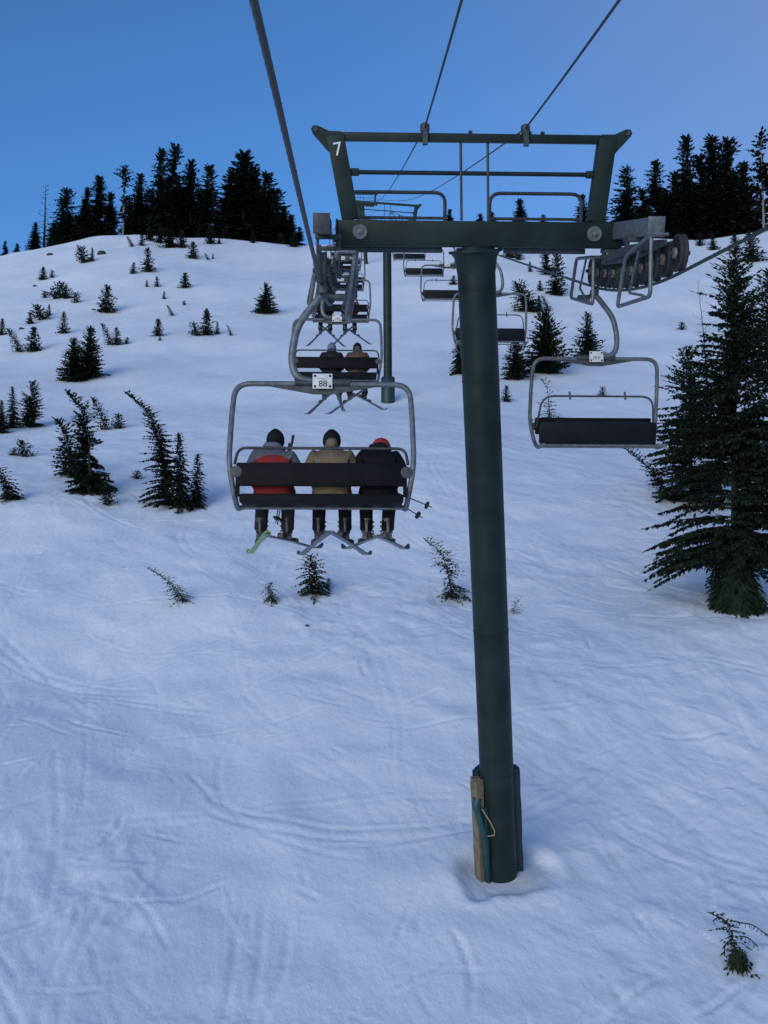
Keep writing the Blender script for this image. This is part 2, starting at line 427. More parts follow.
# ------------------------------------------------------------------ ropes
def rope_z(D, up=False):
    return line_z(D) - (.20 * float(sstep(3, 11, D)) if up else 0.)
def line_z(D):
    if D < 11.8: return 1.96 + .065 * D
    if D < 16.1:
        t = D - 11.8; return 1.96 + .065 * 11.8 + .065 * t + (.30 - .065) * t * t / (2 * 4.3)
    z16 = 1.96 + .065 * 16.1 + .235 * 4.3 / 2
    if D < 66:
        t = (D - 16.1) / (66 - 16.1); return z16 + (18.75 - z16) * t - .5 * t * (1 - t)
    t = (D - 66); return 18.75 + .315 * t - .0003 * t * t
def rope_x(D, up):
    if up: return -.49 - .0175 * D if D < 14.6 else -.7455 - .0345 * (D - 14.6)
    return 3.82 - .0373 * D
def twisted_rope(name, pts, r, label, cat, mat_, group=None, strands=6, pitch=.28, detail=22.):
    """laid wire rope: six strands twisted round the core"""
    n = strands * 4; vs_ = []; fs = []; acc = 0.
    for i, p in enumerate(pts):
        t = (pts[min(i + 1, len(pts) - 1)] - pts[max(i - 1, 0)]).normalized()
        if i: acc += (p - pts[i - 1]).length
        u = Vector((1, 0, 0)); u = (u - t * u.dot(t)).normalized(); w = t.cross(u)
        for k in range(n):
            q = 2 * math.pi * k / n
            rr = r * (.80 + .20 * abs(math.cos((q - acc / pitch * 2 * math.pi / 3) * strands / 2)))
            vs_.append(p + (u * math.cos(q) + w * math.sin(q)) * rr)
    for i in range(len(pts) - 1):
        for k in range(n):
            k2 = (k + 1) % n; fs.append((i * n + k, i * n + k2, (i + 1) * n + k2, (i + 1) * n + k))
    mb = MB(); mb.add(vs_, fs, True); o = mb.build(name, mat_, None, False)
    return tag(o, label, cat, group)
def rope_pts(up):
    D = -8.; out = []
    while D < 168:
        out.append(W(rope_x(D, up), D, rope_z(D, up))); D += .02 if D < 12 and up else (.06 if D < 20 else .5)
    return out
twisted_rope("haul_rope", rope_pts(True), .021, "thick twisted steel haul rope running uphill over the occupied chairs", "haul rope", M['rope'], "haul ropes of the chairlift")
twisted_rope("haul_rope", rope_pts(False), .021, "thick steel haul rope under the sheave wheels carrying the empty downhill chairs", "haul rope", M['rope'], "haul ropes of the chairlift")

# ------------------------------------------------------------------ lift tower
# tower frame: a = right along the crossarm, b = uphill, h = up along the pole
TOP = W(1.28, 14.6, 3.90); BASE = W(1.92, 17.0, -6.04)
ra = Wd(1, .035, 0).normalized()
up0 = (TOP - BASE).normalized(); hh = (up0 - ra * up0.dot(ra)).normalized(); bb = hh.cross(ra).normalized()
TM = Matrix((( ra.x, bb.x, hh.x, TOP.x), (ra.y, bb.y, hh.y, TOP.y), (ra.z, bb.z, hh.z, TOP.z), (0, 0, 0, 1)))
TMI = TM.inverted()
EX, EY, EZ = Vector((1, 0, 0)), Vector((0, 1, 0)), Vector((0, 0, 1))

def text_mesh(txt, size, name, m):
    cu = bpy.data.curves.new("lettering", 'FONT'); cu.body = txt; cu.size = size; cu.extrude = .002
    cu.align_x = 'CENTER'; cu.align_y = 'CENTER'
    t = bpy.data.objects.new("lettering", cu); COL.objects.link(t)
    dg = bpy.context.evaluated_depsgraph_get()
    me = bpy.data.meshes.new_from_object(t.evaluated_get(dg)); COL.objects.unlink(t)
    bpy.data.objects.remove(t); bpy.data.curves.remove(cu)
    me.materials.clear(); me.materials.append(m); me.name = name
    return me

def make_tower():
    root = empty("lift_tower", TM, "dark green steel chairlift tower with white number 7 on its head frame", "lift tower", "chairlift towers on the slope")
    base_l = TMI @ BASE
    pd = base_l.normalized()
    p0 = pd * .16; p1 = pd * (base_l.length + 1.6)
    mb = MB(); mb.tube([p0, p1], .270, 40)
    for s in (.75, 2.05, 5.9, 8.3):
        c = pd * s; mb.lathe([(.271, -.012), (.2755, -.008), (.2755, .008), (.271, .012)], c, pd, 40)
    mb.build("pole", M['green'], root)
    mb = MB(); mb.lathe([(.37, .20), (.38, .20), (.38, .235), (.345, .245), (.305, .30), (.285, .42), (.273, .52)], (0, 0, 0), pd, 40)
    mb.build("pole_collar", M['green'], root)
    # crossarm: hollow-section beam with end plates
    mb = MB(); mb.box((.05, 0, .01), (3.98, .30, .355), bev=.02)
    for s in (-1, 1): mb.box((.05 + s * 1.995, 0, .01), (.025, .34, .39), bev=.006)
    mb.build("crossarm", M['green'], root)
    for x0, x1 in ((-1.88, -.44), (.44, 1.62)):
        mb = MB(); mb.box(((x0 + x1) / 2, .48, -.165), (x1 - x0, .56, .04))
        for k in range(int((x1 - x0) / .09)): mb.box((x0 + .045 + k * .09, .48, -.142), (.02, .55, .012))
        mb.box(((x0 + x1) / 2, .205, -.215), (x1 - x0, .05, .06))
        mb.build("catwalk", M['galv'], root)
    # leaning head posts, their horn plates, top beam, rails
    for s, xb, xt in ((-1, -1.75, -1.96), (1, 1.70, 1.80)):
        mb = MB(); b0, b1 = Vector((xb, 0, .19)), Vector((xt, 0, 1.30)); d = (b1 - b0).normalized()
        side = Vector((d.z, 0, -d.x))
        mb.box((b0 + b1) / 2, ((.24), .20, (b1 - b0).length), (side, EY, d), .012)
        po = mb.build("head_post", M['green'], root)
        mb = MB()
        ol = [(-.06, -.24), (.12, -.20), (.33, .03), (.35, .08), (.32, .125), (.26, .125), (.10, .055), (-.06, .055)]
        mb.plate([(x * s, y) for x, y in ol][::s], (xt - s * .02, 0, 1.30), EX, EZ, .17)
        hp = mb.build("horn_plate", M['green'], root)
        mb = MB(); mb.tube([(xt + s * .27, -.10, 1.375), (xt + s * .27, .10, 1.375)], .03, 12)
        mb.build("pin", M['galv_dark'], hp)
        if s < 0:
            me = text_mesh("7", .25, "number_seven", M['white']); o = link(bpy.data.objects.new("number_seven", me), po)
            c = b1 - d * .19 + Vector((0, -.108, 0))
            o.matrix_local = Matrix(((side.x, d.x, 0, c.x), (0, 0, -1, c.y), (side.z, d.z, 0, c.z), (0, 0, 0, 1)))
            o["label"] = "white painted number seven"
    mb = MB(); mb.box((-.08, 0, 1.292), (3.70, .13, .115), bev=.012)
    for x in (-.72, .72, -.1, .9): mb.box((x, 0, 1.365), (.05, .05, .05))
    mb.build("top_beam", M['green'], root)
    mb = MB(); mb.tube([(-1.86, 0, .83), (1.74, 0, .83)], .030, 12)
    for x in (-1.70, 1.60): mb.box((x, 0, .83), (.14, .10, .10), bev=.02)
    mb.build("mid_rail", M['green'], root)
    for x in (-.215, .16):
        mb = MB(); mb.tube([(x - .02, -.02, 1.25), (x + .02, -.02, .20)], .019, 8); mb.build("tie_rod", M['galv_dark'], root)
    for x0, x1 in ((-1.80, -.36), (.30, 1.66)):
        mb = MB(); mb.tube(round_path([(x0, .78, -.14), (x0, .78, .62), (x1, .78, .62), (x1, .78, -.14)], .16), .026, 10)
        mb.tube([(x0, .78, .26), (x1, .78, .26)], .022, 10)
        mb.build("handrail", M['galv_dark'], root)
    for x in (-1.62, 1.66):
        mb = MB(); mb.lathe([(.105, 0), (.105, .018), (.10, .024), (.035, .024), (.035, .05), (.028, .054)], (x, -.152, .03), (0, -1, 0), 28)
        mb.build("bolt_disc", M['galv'], root)
    # sheave trains, one under each end of the crossarm
    for up, ax in ((True, -2.12), (False, 2.15)):
        s = -1 if up else 1
        D0, D1 = (11.9, 16.0)
        R_ = [TMI @ W(rope_x(D, up), D, rope_z(D, up)) for D in np.linspace(D0, D1, 10)]
        mb = MB(); c = Vector((R_[4].x + (.02 if s > 0 else -.07), -.92, .07)); mb.box(c, (.19, 2.0, .23), bev=.02)
        mb.box((c.x, c.y - 1.0, c.z), (.21, .02, .25), bev=.004)
        bo = mb.build("mounting_beam", M['galv'] if s > 0 else M['galv_dark'], root)
        if s > 0:
            mb2 = MB(); mb2.box((c.x - .01, .0, .02), (.30, .30, .30), bev=.03); mb2.build("beam_bracket", M['green'], bo)
        train = MB()
        wr = .215
        C_ = [p + Vector((0, 0, wr + .018)) for p in R_]
        for k in range(0, 10, 2):        # two-wheel rockers
            a, b = C_[k], C_[k + 1]; d = (b - a); L = d.length; d.normalize(); n = d.cross(EX).normalized()
            for q in (s * .085,):
                train.plate([(-.05, -.03), (L + .05, -.03), (L + .05, .03), (L * .6, .14), (L * .4, .14), (-.05, .03)], a + Vector((q, 0, 0)), d, -n if n.z < 0 else n, .014)
        for k in (0, 4):                   # four-wheel rockers
            a = (C_[k] + C_[k + 1]) / 2 + EZ * .15; b = (C_[k + 2] + C_[k + 3]) / 2 + EZ * .15; d = (b - a); L = d.length; d.normalize(); n = EX.cross(d)
            for q in (-.115, .115):
                train.plate([(-.08, -.035), (L + .08, -.035), (L + .08, .03), (L * .6, .09), (L * .4, .09), (-.08, .03)], a + Vector((q, 0, 0)), d, n, .014)
        a = C_[2] + EZ * .22; b = C_[6] + EZ * .22; d = (b - a); L = d.length; d.normalize(); n = EX.cross(d)
        for q in (-.145, .145):
            train.plate([(-.1, -.05), (L + .1, -.05), (L + .1, .04), (L * .6, .07), (L * .35, .07), (-.1, .04)], a + Vector((q, 0, 0)), d, n, .016)
        for k in range(10): train.tube([C_[k] - EX * .12, C_[k] + EX * .12], .026, 8)
        tr = train.build("sheave_train", M['galv_dark'], root)
        for k in range(10):
            wb_ = MB(); wb_.lathe([(wr - .032, -.045), (wr - .008, -.045), (wr, -.03), (wr - .012, 0), (wr, .03), (wr - .008, .045), (wr - .032, .045), (wr - .032, -.045)], C_[k], EX, 28)
            wb_.build("sheave_tyre", M['rubber'], tr)
            h_ = MB(); h_.lathe([(wr - .033, -.040), (wr - .05, -.040), (wr - .065, -.02), (.07, -.02), (.06, -.07), (.02, -.075), (.02, .075), (.06, .07), (.07, .02), (wr - .065, .02), (wr - .05, .040), (wr - .033, .040)], C_[k], EX, 24)
            h_.build("sheave_disc", M['hub'], tr)
        # forked hangers from crossarm and beam down to the train
        for pb, zt in ((.02, -.17), (-1.2, -.04)):
            hb = MB(); xc = R_[4].x; zb = (C_[6].z if pb > -.5 else C_[3].z) + .20
            hb.box((xc, pb, zt - .03), (.34, .26, .06), bev=.01)
            for q in (-.14, .14): hb.box((xc + q, pb, (zt + zb) / 2 - .03), (.035, .14, zt - zb + .1), bev=.008)
            hb.tube([(xc - .19, pb, zb + .02), (xc + .19, pb, zb + .02)], .035, 12)
            hb.build("train_hanger", M['galv_dark'], root)
        # tubular rope-catcher loops either side of the rope
        for Da, Db, q, drop in ((12.0, 13.5, -s * .27, .24), (14.8, 16.3, -s * .27, .20), (12.1, 13.2, s * .17, .16)):
            if q * s > 0 and not up: continue
            A_, B_ = (TMI @ W(rope_x(D, up), D, rope_z(D, up)) for D in (Da, Db)); o_ = Vector((q, 0, 0)); g = MB()
            A1 = A_ + o_; B1 = B_ + o_; tl = -.10 * s if up else 0.
            P0, P1, P2, P3 = A1 + EZ * .46 + EY * .14 + EX * tl, A1 - EZ * drop, B1 - EZ * drop, B1 + EZ * .40 - EY * .30 + EX * tl
            g.tube(round_path([P0.lerp(P3, .5), P0, P1 + EY * .02, P2 - EY * .02, P3, P3.lerp(P0, .499)], .09), .026, 8)
            mid = P0.lerp(P3, .6)
            g.tube(round_path([mid + EX * s * .05, mid.lerp(P2, .75) + EX * s * .10, P1 + EY * .30], .06), .017, 8)
            if q * s < 0: g.tube([P0, P0 + EX * s * .20], .022, 8)
            g.tube([P1.lerp(P2, .35), P1.lerp(P2, .35) - EX * q * .3 + EZ * .03], .02, 8)
            g.build("rope_catcher", M['galv'], root)
    return root
tower = make_tower()

def place_tower(D, px, ytop, lean, label, skip):
    t = copy_tree(tower, None, skip)
    top = W((px - 384) / F * D, D, (512 - ytop) / F * D)
    t.matrix_world = Matrix.Translation(top) @ Matrix.Rotation(R(2), 4, 'Z') @ Matrix.Rotation(lean, 4, 'X')
    t["label"] = label; return t
bpy.context.view_layer.update()
tower2 = place_tower(66, 387, 224, R(9), "second green chairlift tower, farther up the hill behind the nearest one", ("number_seven", "rope_catcher", "train_hanger", "sheave_train", "mounting_beam"))
tower3 = place_tower(138, 362, 204, R(6), "tiny third chairlift tower near the crest against the sky", ("number_seven", "rope_catcher", "train_hanger", "sheave_train", "mounting_beam", "handrail"))

# communication lines strung over the tower heads
def sag_line(pts, n=30, sag=.15):
    out = []
    for (a, b) in zip(pts[:-1], pts[1:]):
        for k in range(n):
            t = k / n; out.append(a.lerp(b, t) - EZ * (sag * 4 * t * (1 - t)))
    out.append(pts[-1]); return out
def comm(xt, near, far, label):
    a = TM @ Vector((xt, 0, 1.43))
    far_p = tower2.matrix_world @ Vector((far, 0, 1.5)); far2 = tower3.matrix_world @ Vector((far, 0, 1.5))
    d = near
    o = MB().tube(sag_line([d, a], 30, .05) + sag_line([a, far_p, far2], 30, .35)[1:], .0125, 8).build("overhead_cable", M['cable'], None, False)
    tag(o, label, "overhead cable", "thin cables over the tower head")
    cl = MB(); cl.lathe([(.05, -.09), (.065, -.05), (.065, .03), (.04, .05)], TM @ Vector((xt, 0, 1.43)), EZ, 12)
    cl.box(TM @ Vector((xt, -.09, 1.30)), (.07, .04, .24))
    c = cl.build("cable_clamp", M['galv_dark'], o)
def ray_at(px, py, D): return W((px - 384) / F * D, D, (512 - py) / F * D)
def behind(a, px, py, D):      # a point of the cable in front of the tower, prolonged over the camera
    p = ray_at(px, py, D); return p + (p - a) * 1.2
comm(-.73, behind(TM @ Vector((-.73, 0, 1.43)), 460, 0, 8.2), -.73, "thin black overhead cable clamped near the middle of the tower head frame")
comm(.66, behind(TM @ Vector((.66, 0, 1.43)), 615, 0, 8.2), .66, "thin black overhead cable slanting to the upper right over the tower head frame")

# crash padding round the foot of the near tower
def make_pads():
    B2 = Matrix.Translation(BASE) @ TM.to_3x3().to_4x4()
    pd = (TOP - BASE).normalized(); zz = pd; yy = (EY - zz * EY.dot(zz)).normalized(); xx = yy.cross(zz).normalized()
    PM = Matrix(((xx.x, yy.x, zz.x, BASE.x), (xx.y, yy.y, zz.y, BASE.y), (xx.z, yy.z, zz.z, BASE.z), (0, 0, 0, 1)))
    root = empty("crash_pad", PM, "tan and teal crash pad strapped round the foot of the nearest tower", "crash pad")
    def shell(r0, r1, a0, a1, z0, z1, n, name, m, wob=0., par=root, seed=1):
        rr = random.Random(seed); ro = []; nz = 10
        off = [[rr.uniform(-wob, wob) for _ in range(n + 1)] for _ in range(nz + 1)]
        vs_ = []; fs = []
        for side, r in ((0, r0), (1, r1)):
            for j in range(nz + 1):
                for i in range(n + 1):
                    a = R(a0 + (a1 - a0) * i / n); rad = r + off[j][i] * (1 if side else .6)
                    z = z0 + (z1 - z0) * j / nz + (off[0][i] * 2 if j == nz else 0)
                    vs_.append((math.cos(a) * rad, math.sin(a) * rad, z))
        q = (nz + 1) * (n + 1)
        I = lambda s_, j, i: s_ * q + j * (n + 1) + i
        for j in range(nz):
            for i in range(n):
                fs.append((I(1, j, i), I(1, j, i + 1), I(1, j + 1, i + 1), I(1, j + 1, i)))
                fs.append((I(0, j, i + 1), I(0, j, i), I(0, j + 1, i), I(0, j + 1, i + 1)))
        for j in range(nz):
            fs.append((I(0, j, 0), I(1, j, 0), I(1, j + 1, 0), I(0, j + 1, 0))); fs.append((I(1, j, n), I(0, j, n), I(0, j + 1, n), I(1, j + 1, n)))
        for i in range(n):
            fs.append((I(1, nz, i), I(1, nz, i + 1), I(0, nz, i + 1), I(0, nz, i))); fs.append((I(0, 0, i), I(0, 0, i + 1), I(1, 0, i + 1), I(1, 0, i)))
        mb = MB(); mb.add(vs_, fs, True); return mb.build(name, m, par)
    # uphill half wrapped by the pad; its ends show left and right of the pole
    shell(.285, .385, 8, 172, -.25, 1.95, 30, "pad_shell", M['dkteal'], .006)
    shell(.285, .42, 176, 214, -.25, 1.90, 8, "tan_panel", M['tan'], .012, seed=3)
    shell(.280, .345, 209, 230, -.30, 1.45, 6, "teal_flap", M['teal'], .010, seed=4)
    g = MB(); g.tube(smooth_path([(-.33, -.15, 1.62), (-.36, -.19, 1.48), (-.32, -.23, 1.25), (-.26, -.25, .95), (-.24, -.22, .4)], 5), [.03] + [.07] * 6 + [.06] * 14, 10)
    g.build("folded_cover", M['teal'], root)
    s = MB(); s.tube([(-.28, -.24, 1.45), (-.17, -.285, 1.25), (-.10, -.292, 1.08), (-.11, -.29, 1.00), (-.22, -.27, .98)], .011, 6)
    s.build("strap", M['strap'], root)
make_pads()
def far_pad():
    ti = tower2.matrix_world; p = ti @ Vector((0, .1, 0)); gz = None
    X, D, Z = on_ground(388, 402); c = W(X, D, Z)
    o = MB().lathe([(.40, -.5), (.44, -.45), (.44, 1.55), (.40, 1.6), (.30, 1.6)], c, EZ, 20).build("crash_pad", M['dkteal'])
    tag(o, "dark green crash pad round the foot of the second tower", "crash pad")
    return c
far_foot = far_pad()
# line up the second tower so its pole stands in its pad
pl = [c for c in tower.children if c.name.startswith("pole")]
bl = TMI @ BASE
tip = tower2.matrix_world @ bl
top2 = tower2.matrix_world.translation.copy()
axis = (top2 - far_foot).normalized(); rot = (tip - top2).normalized().rotation_difference(-axis).to_matrix().to_4x4()
tower2.matrix_world = Matrix.Translation(top2) @ rot @ Matrix.Translation(-top2) @ tower2.matrix_world

# ------------------------------------------------------------------ chairs
def ring_frame(mb, side_pts, r): mb.tube(side_pts, r, 10)
def make_chair(folded, sgn, plate_text=None):
    """origin at the rope grip, +y the way the riders face, hanging straight down"""
    root = empty("lift_chair", Matrix.Identity(4))
    g = MB(); g.box((0, 0, -.02), (.09, .26, .12), bev=.02); g.tube([(0, -.03, -.06), (sgn * -.14, -.03, -.10)], .035, 10); g.box((sgn * -.19, -.03, -.10), (.13, .12, .06), bev=.015)
    g.build("grip", M['galv_dark'], root)
    h = MB(); h.tube(smooth_path([(0, 0, -.05), (sgn * .10, 0, -.17), (sgn * .26, 0, -.40), (sgn * .32, 0, -.62), (sgn * .33, 0, -.84), (sgn * .27, 0, -.98), (sgn * .10, 0, -1.04)], 6), .042, 12)
    h.build("hanger", M['galv'], root)
    f = MB()
    rt = .030
    fz = -2.46 if folded else -2.37
    path = [(-.90, .46, fz), (-.905, -.02, -2.43), (-.92, -.20, -2.32), (-.98, -.26, -1.98), (-.97, -.10, -1.40), (-.945, 0, -1.06), (.945, 0, -1.06), (.97, -.10, -1.40), (.98, -.26, -1.98), (.92, -.20, -2.32), (.905, -.02, -2.43), (.90, .46, fz)]
    f.tube(round_path(path, .27, 7), rt, 12)
    f.tube([(-.905, .0, -2.42), (.905, .0, -2.42)], .016, 10)
    f.tube([(-.90, .44, fz), (.90, .44, fz)], .015, 10)
    f.build("frame", M['galv'], root)
    gs = MB(); gs.plate([(-.58, 0), (-.10, -.085), (.10, -.085), (.58, 0)], (0, 0, -1.088), EX, EZ, .02)
    gs.tube([(-.30, 0, -1.045), (.30, 0, -1.045)], .045, 12)
    gs.build("gusset", M['galv_dark'], root)
    ps = 1 if folded else -1     # plates are read from downhill
    p = MB(); p.box((0, ps * .058, -1.04), (.215, .008, .165), bev=.002)
    pl_ = p.build("number_plate", M['plate'], root)
    for x in (-.082, .082):
        for z in (-.058, .058): MB().lathe([(.014, 0), (.014, .006), (.008, .01)], (x, ps * .063, -1.04 + z), (0, ps, 0), 10).build("bolt", M['ink'], pl_)
    if plate_text:
        me = text_mesh(plate_text, .095, "plate_number", M['ink']); o = link(bpy.data.objects.new("plate_number", me), pl_)
        o.matrix_local = Matrix(((1, 0, 0, .004), (0, 0, -1, -.0655), (0, 1, 0, -1.072), (0, 0, 0, 1)))
        w = MB()
        for x0, x1, z in ((-.05, -.03, .004), (-.025, -.005, .006), (.0, .03, .003)): w.box(((x0 + x1) / 2, -.063, -1.018 + z), (x1 - x0, .003, .012))
        w.build("faded_marking", M['faint_ink'], pl_)
    else:
        w = MB()
        for x0, x1, z in ((-.05, -.02, -.02), (-.01, .02, -.015), (.03, .05, -.02)): w.box(((x0 + x1) / 2, ps * .063, -1.04 + z), (x1 - x0, .003, .05))
        w.build("faded_marking", M['faint_ink'], pl_)
    if not folded:
        b = MB(); b.box((0, -.245, -2.085), (1.80, .055, .25), bev=.022); b.build("backrest", M['pad'], root)
        rl = MB(); rl.tube(round_path([(-.92, -.22, -1.97), (-.89, -.16, -1.79), (.89, -.16, -1.79), (.92, -.22, -1.97)], .13), .016, 10)
        rl.build("restraint_bar", M['galv_dark'], root)
        s = MB(); s.box((0, .05, -2.335), (1.74, .60, .10), bev=.03)
        s.build("seat", M['pad'], root)
        for x in (-.885, .885):
            s2 = MB(); s2.box((x, -.235, -2.22), (.04, .045, .20)); s2.build("bracket", M['pad'], root)
    else:
        # unloaded chair: the sprung seat has tipped up against the backrest
        s = MB(); n = Vector((0, math.sin(R(74)), -math.cos(R(74)))); u = Vector((0, math.cos(R(74)), math.sin(R(74))))
        s.box((0, .05, -2.215), (1.78, .105, .34), (EX, Vector((0, .97, -.22)), Vector((0, .22, .97))), .04)
        s.build("seat", M['padroll'], root)
        b = MB(); b.box((0, -.235, -2.06), (1.80, .05, .26), bev=.02); b.build("backrest", M['pad'], root)
        rl = MB(); rl.tube(round_path([(-.90, -.12, -2.10), (-.84, .10, -1.66), (.84, .10, -1.66), (.90, -.12, -2.10)], .18), .015, 10)
        for x in (-.42, .42): rl.tube([(x, .10, -1.71), (x + .01, .10, -1.59)], .016, 8)
        rl.build("restraint_bar", M['galv_dark'], root)
    for x in (-.90, .90):
        d = MB(); d.lathe([(.062, -.02), (.062, .008), (.02, .012)], (x, -.27, -2.06), (0, -1, 0), 20)
        d.build("pivot_disc", M['galv_dark'], root)
    return root

def chair_at(proto, D, up, first, dx=0.):
    c = proto if first else copy_tree(proto)
    p = W(rope_x(D, up) + dx, D, rope_z(D, up) - (.03 if up else .04))
    yaw = R(2.0) if up else R(182.0)
    c.matrix_world = Matrix.Translation(p - EZ * .02) @ Matrix.Rotation(yaw, 4, 'Z')
    return c
G_UP, G_DN = "occupied chairs going uphill", "empty chairs coming downhill"
chair88 = chair_at(make_chair(False, -1, "88"), 11.4, True, True, .02)
tag(chair88, "chair with number plate 88 carrying three riders", "lift chair", G_UP)
upc = make_chair(False, -1)
chairs_up = [chair88]
UPL = ["chair with two riders directly above the plate of chair 88", "chair third up the line, two riders partly hidden by the sheave train",
       "chair fourth up the line with a single visible rider", "small chair fifth up the uphill line behind the near crossarm",
       "small chair sixth up the uphill line at the second tower", "tiny chair just past the second tower on the uphill line", "tiny chair farthest up the uphill line near the crest"]
for i, (D, l) in enumerate(zip((23, 34.5, 46, 57.5, 69, 80.5, 98), UPL)):
    c = chair_at(upc, D, True, i == 0); tag(c, l, "lift chair", G_UP); chairs_up.append(c)
dnc = make_chair(True, -1)
DNL = ["empty chair with dark folded seat, nearest on the downhill side beside the big fir", "empty chair half hidden behind the right side of the near tower pole",
       "empty chair crossing behind the left edge of the near tower pole", "empty chair fourth on the downhill line between the two tower poles",
       "small empty chair just right of the second tower pole", "tiny empty chair beyond the second tower on the downhill line", "tiny empty chair farthest up the downhill line"]
for i, (D, l) in enumerate(zip((15.9, 27.4, 38.9, 50.4, 61.9, 73.5, 85), DNL)):
    c = chair_at(dnc, D, False, i == 0); tag(c, l, "lift chair", G_DN)

# ------------------------------------------------------------------ people
def skin_mesh(name, joints, edges, m, sub=2, root=0, mirror=True):
    """joints: name -> (xyz, radius or (rx, ry)); grown with a skin modifier"""
    me = bpy.data.meshes.new(name + "_skeleton"); keys = list(joints); ix = {k: i for i, k in enumerate(keys)}
    me.from_pydata([joints[k][0] for k in keys], [(ix[a], ix[b]) for a, b in edges], [])
    bm = bmesh.new(); bm.from_mesh(me); ly = bm.verts.layers.skin.verify(); bm.verts.ensure_lookup_table()
    for k in keys:
        r = joints[k][1]; bm.verts[ix[k]][ly].radius = r if isinstance(r, tuple) else (r, r)
    bm.verts[root][ly].use_root = True
    bm.to_mesh(me); bm.free()
    o = bpy.data.objects.new(name, me); COL.objects.link(o)
    md = o.modifiers.new("skin", 'SKIN'); md.use_smooth_shade = True; md.branch_smoothing = .6
    sb = o.modifiers.new("sub", 'SUBSURF'); sb.levels = sub; sb.render_levels = sub
    dg = bpy.context.evaluated_depsgraph_get(); out = bpy.data.meshes.new_from_object(o.evaluated_get(dg))
    COL.objects.unlink(o); bpy.data.objects.remove(o); bpy.data.meshes.remove(me)
    out.name = name; out.materials.clear(); out.materials.append(m)
    out.polygons.foreach_set("use_smooth", np.ones(len(out.polygons), bool))
    return out

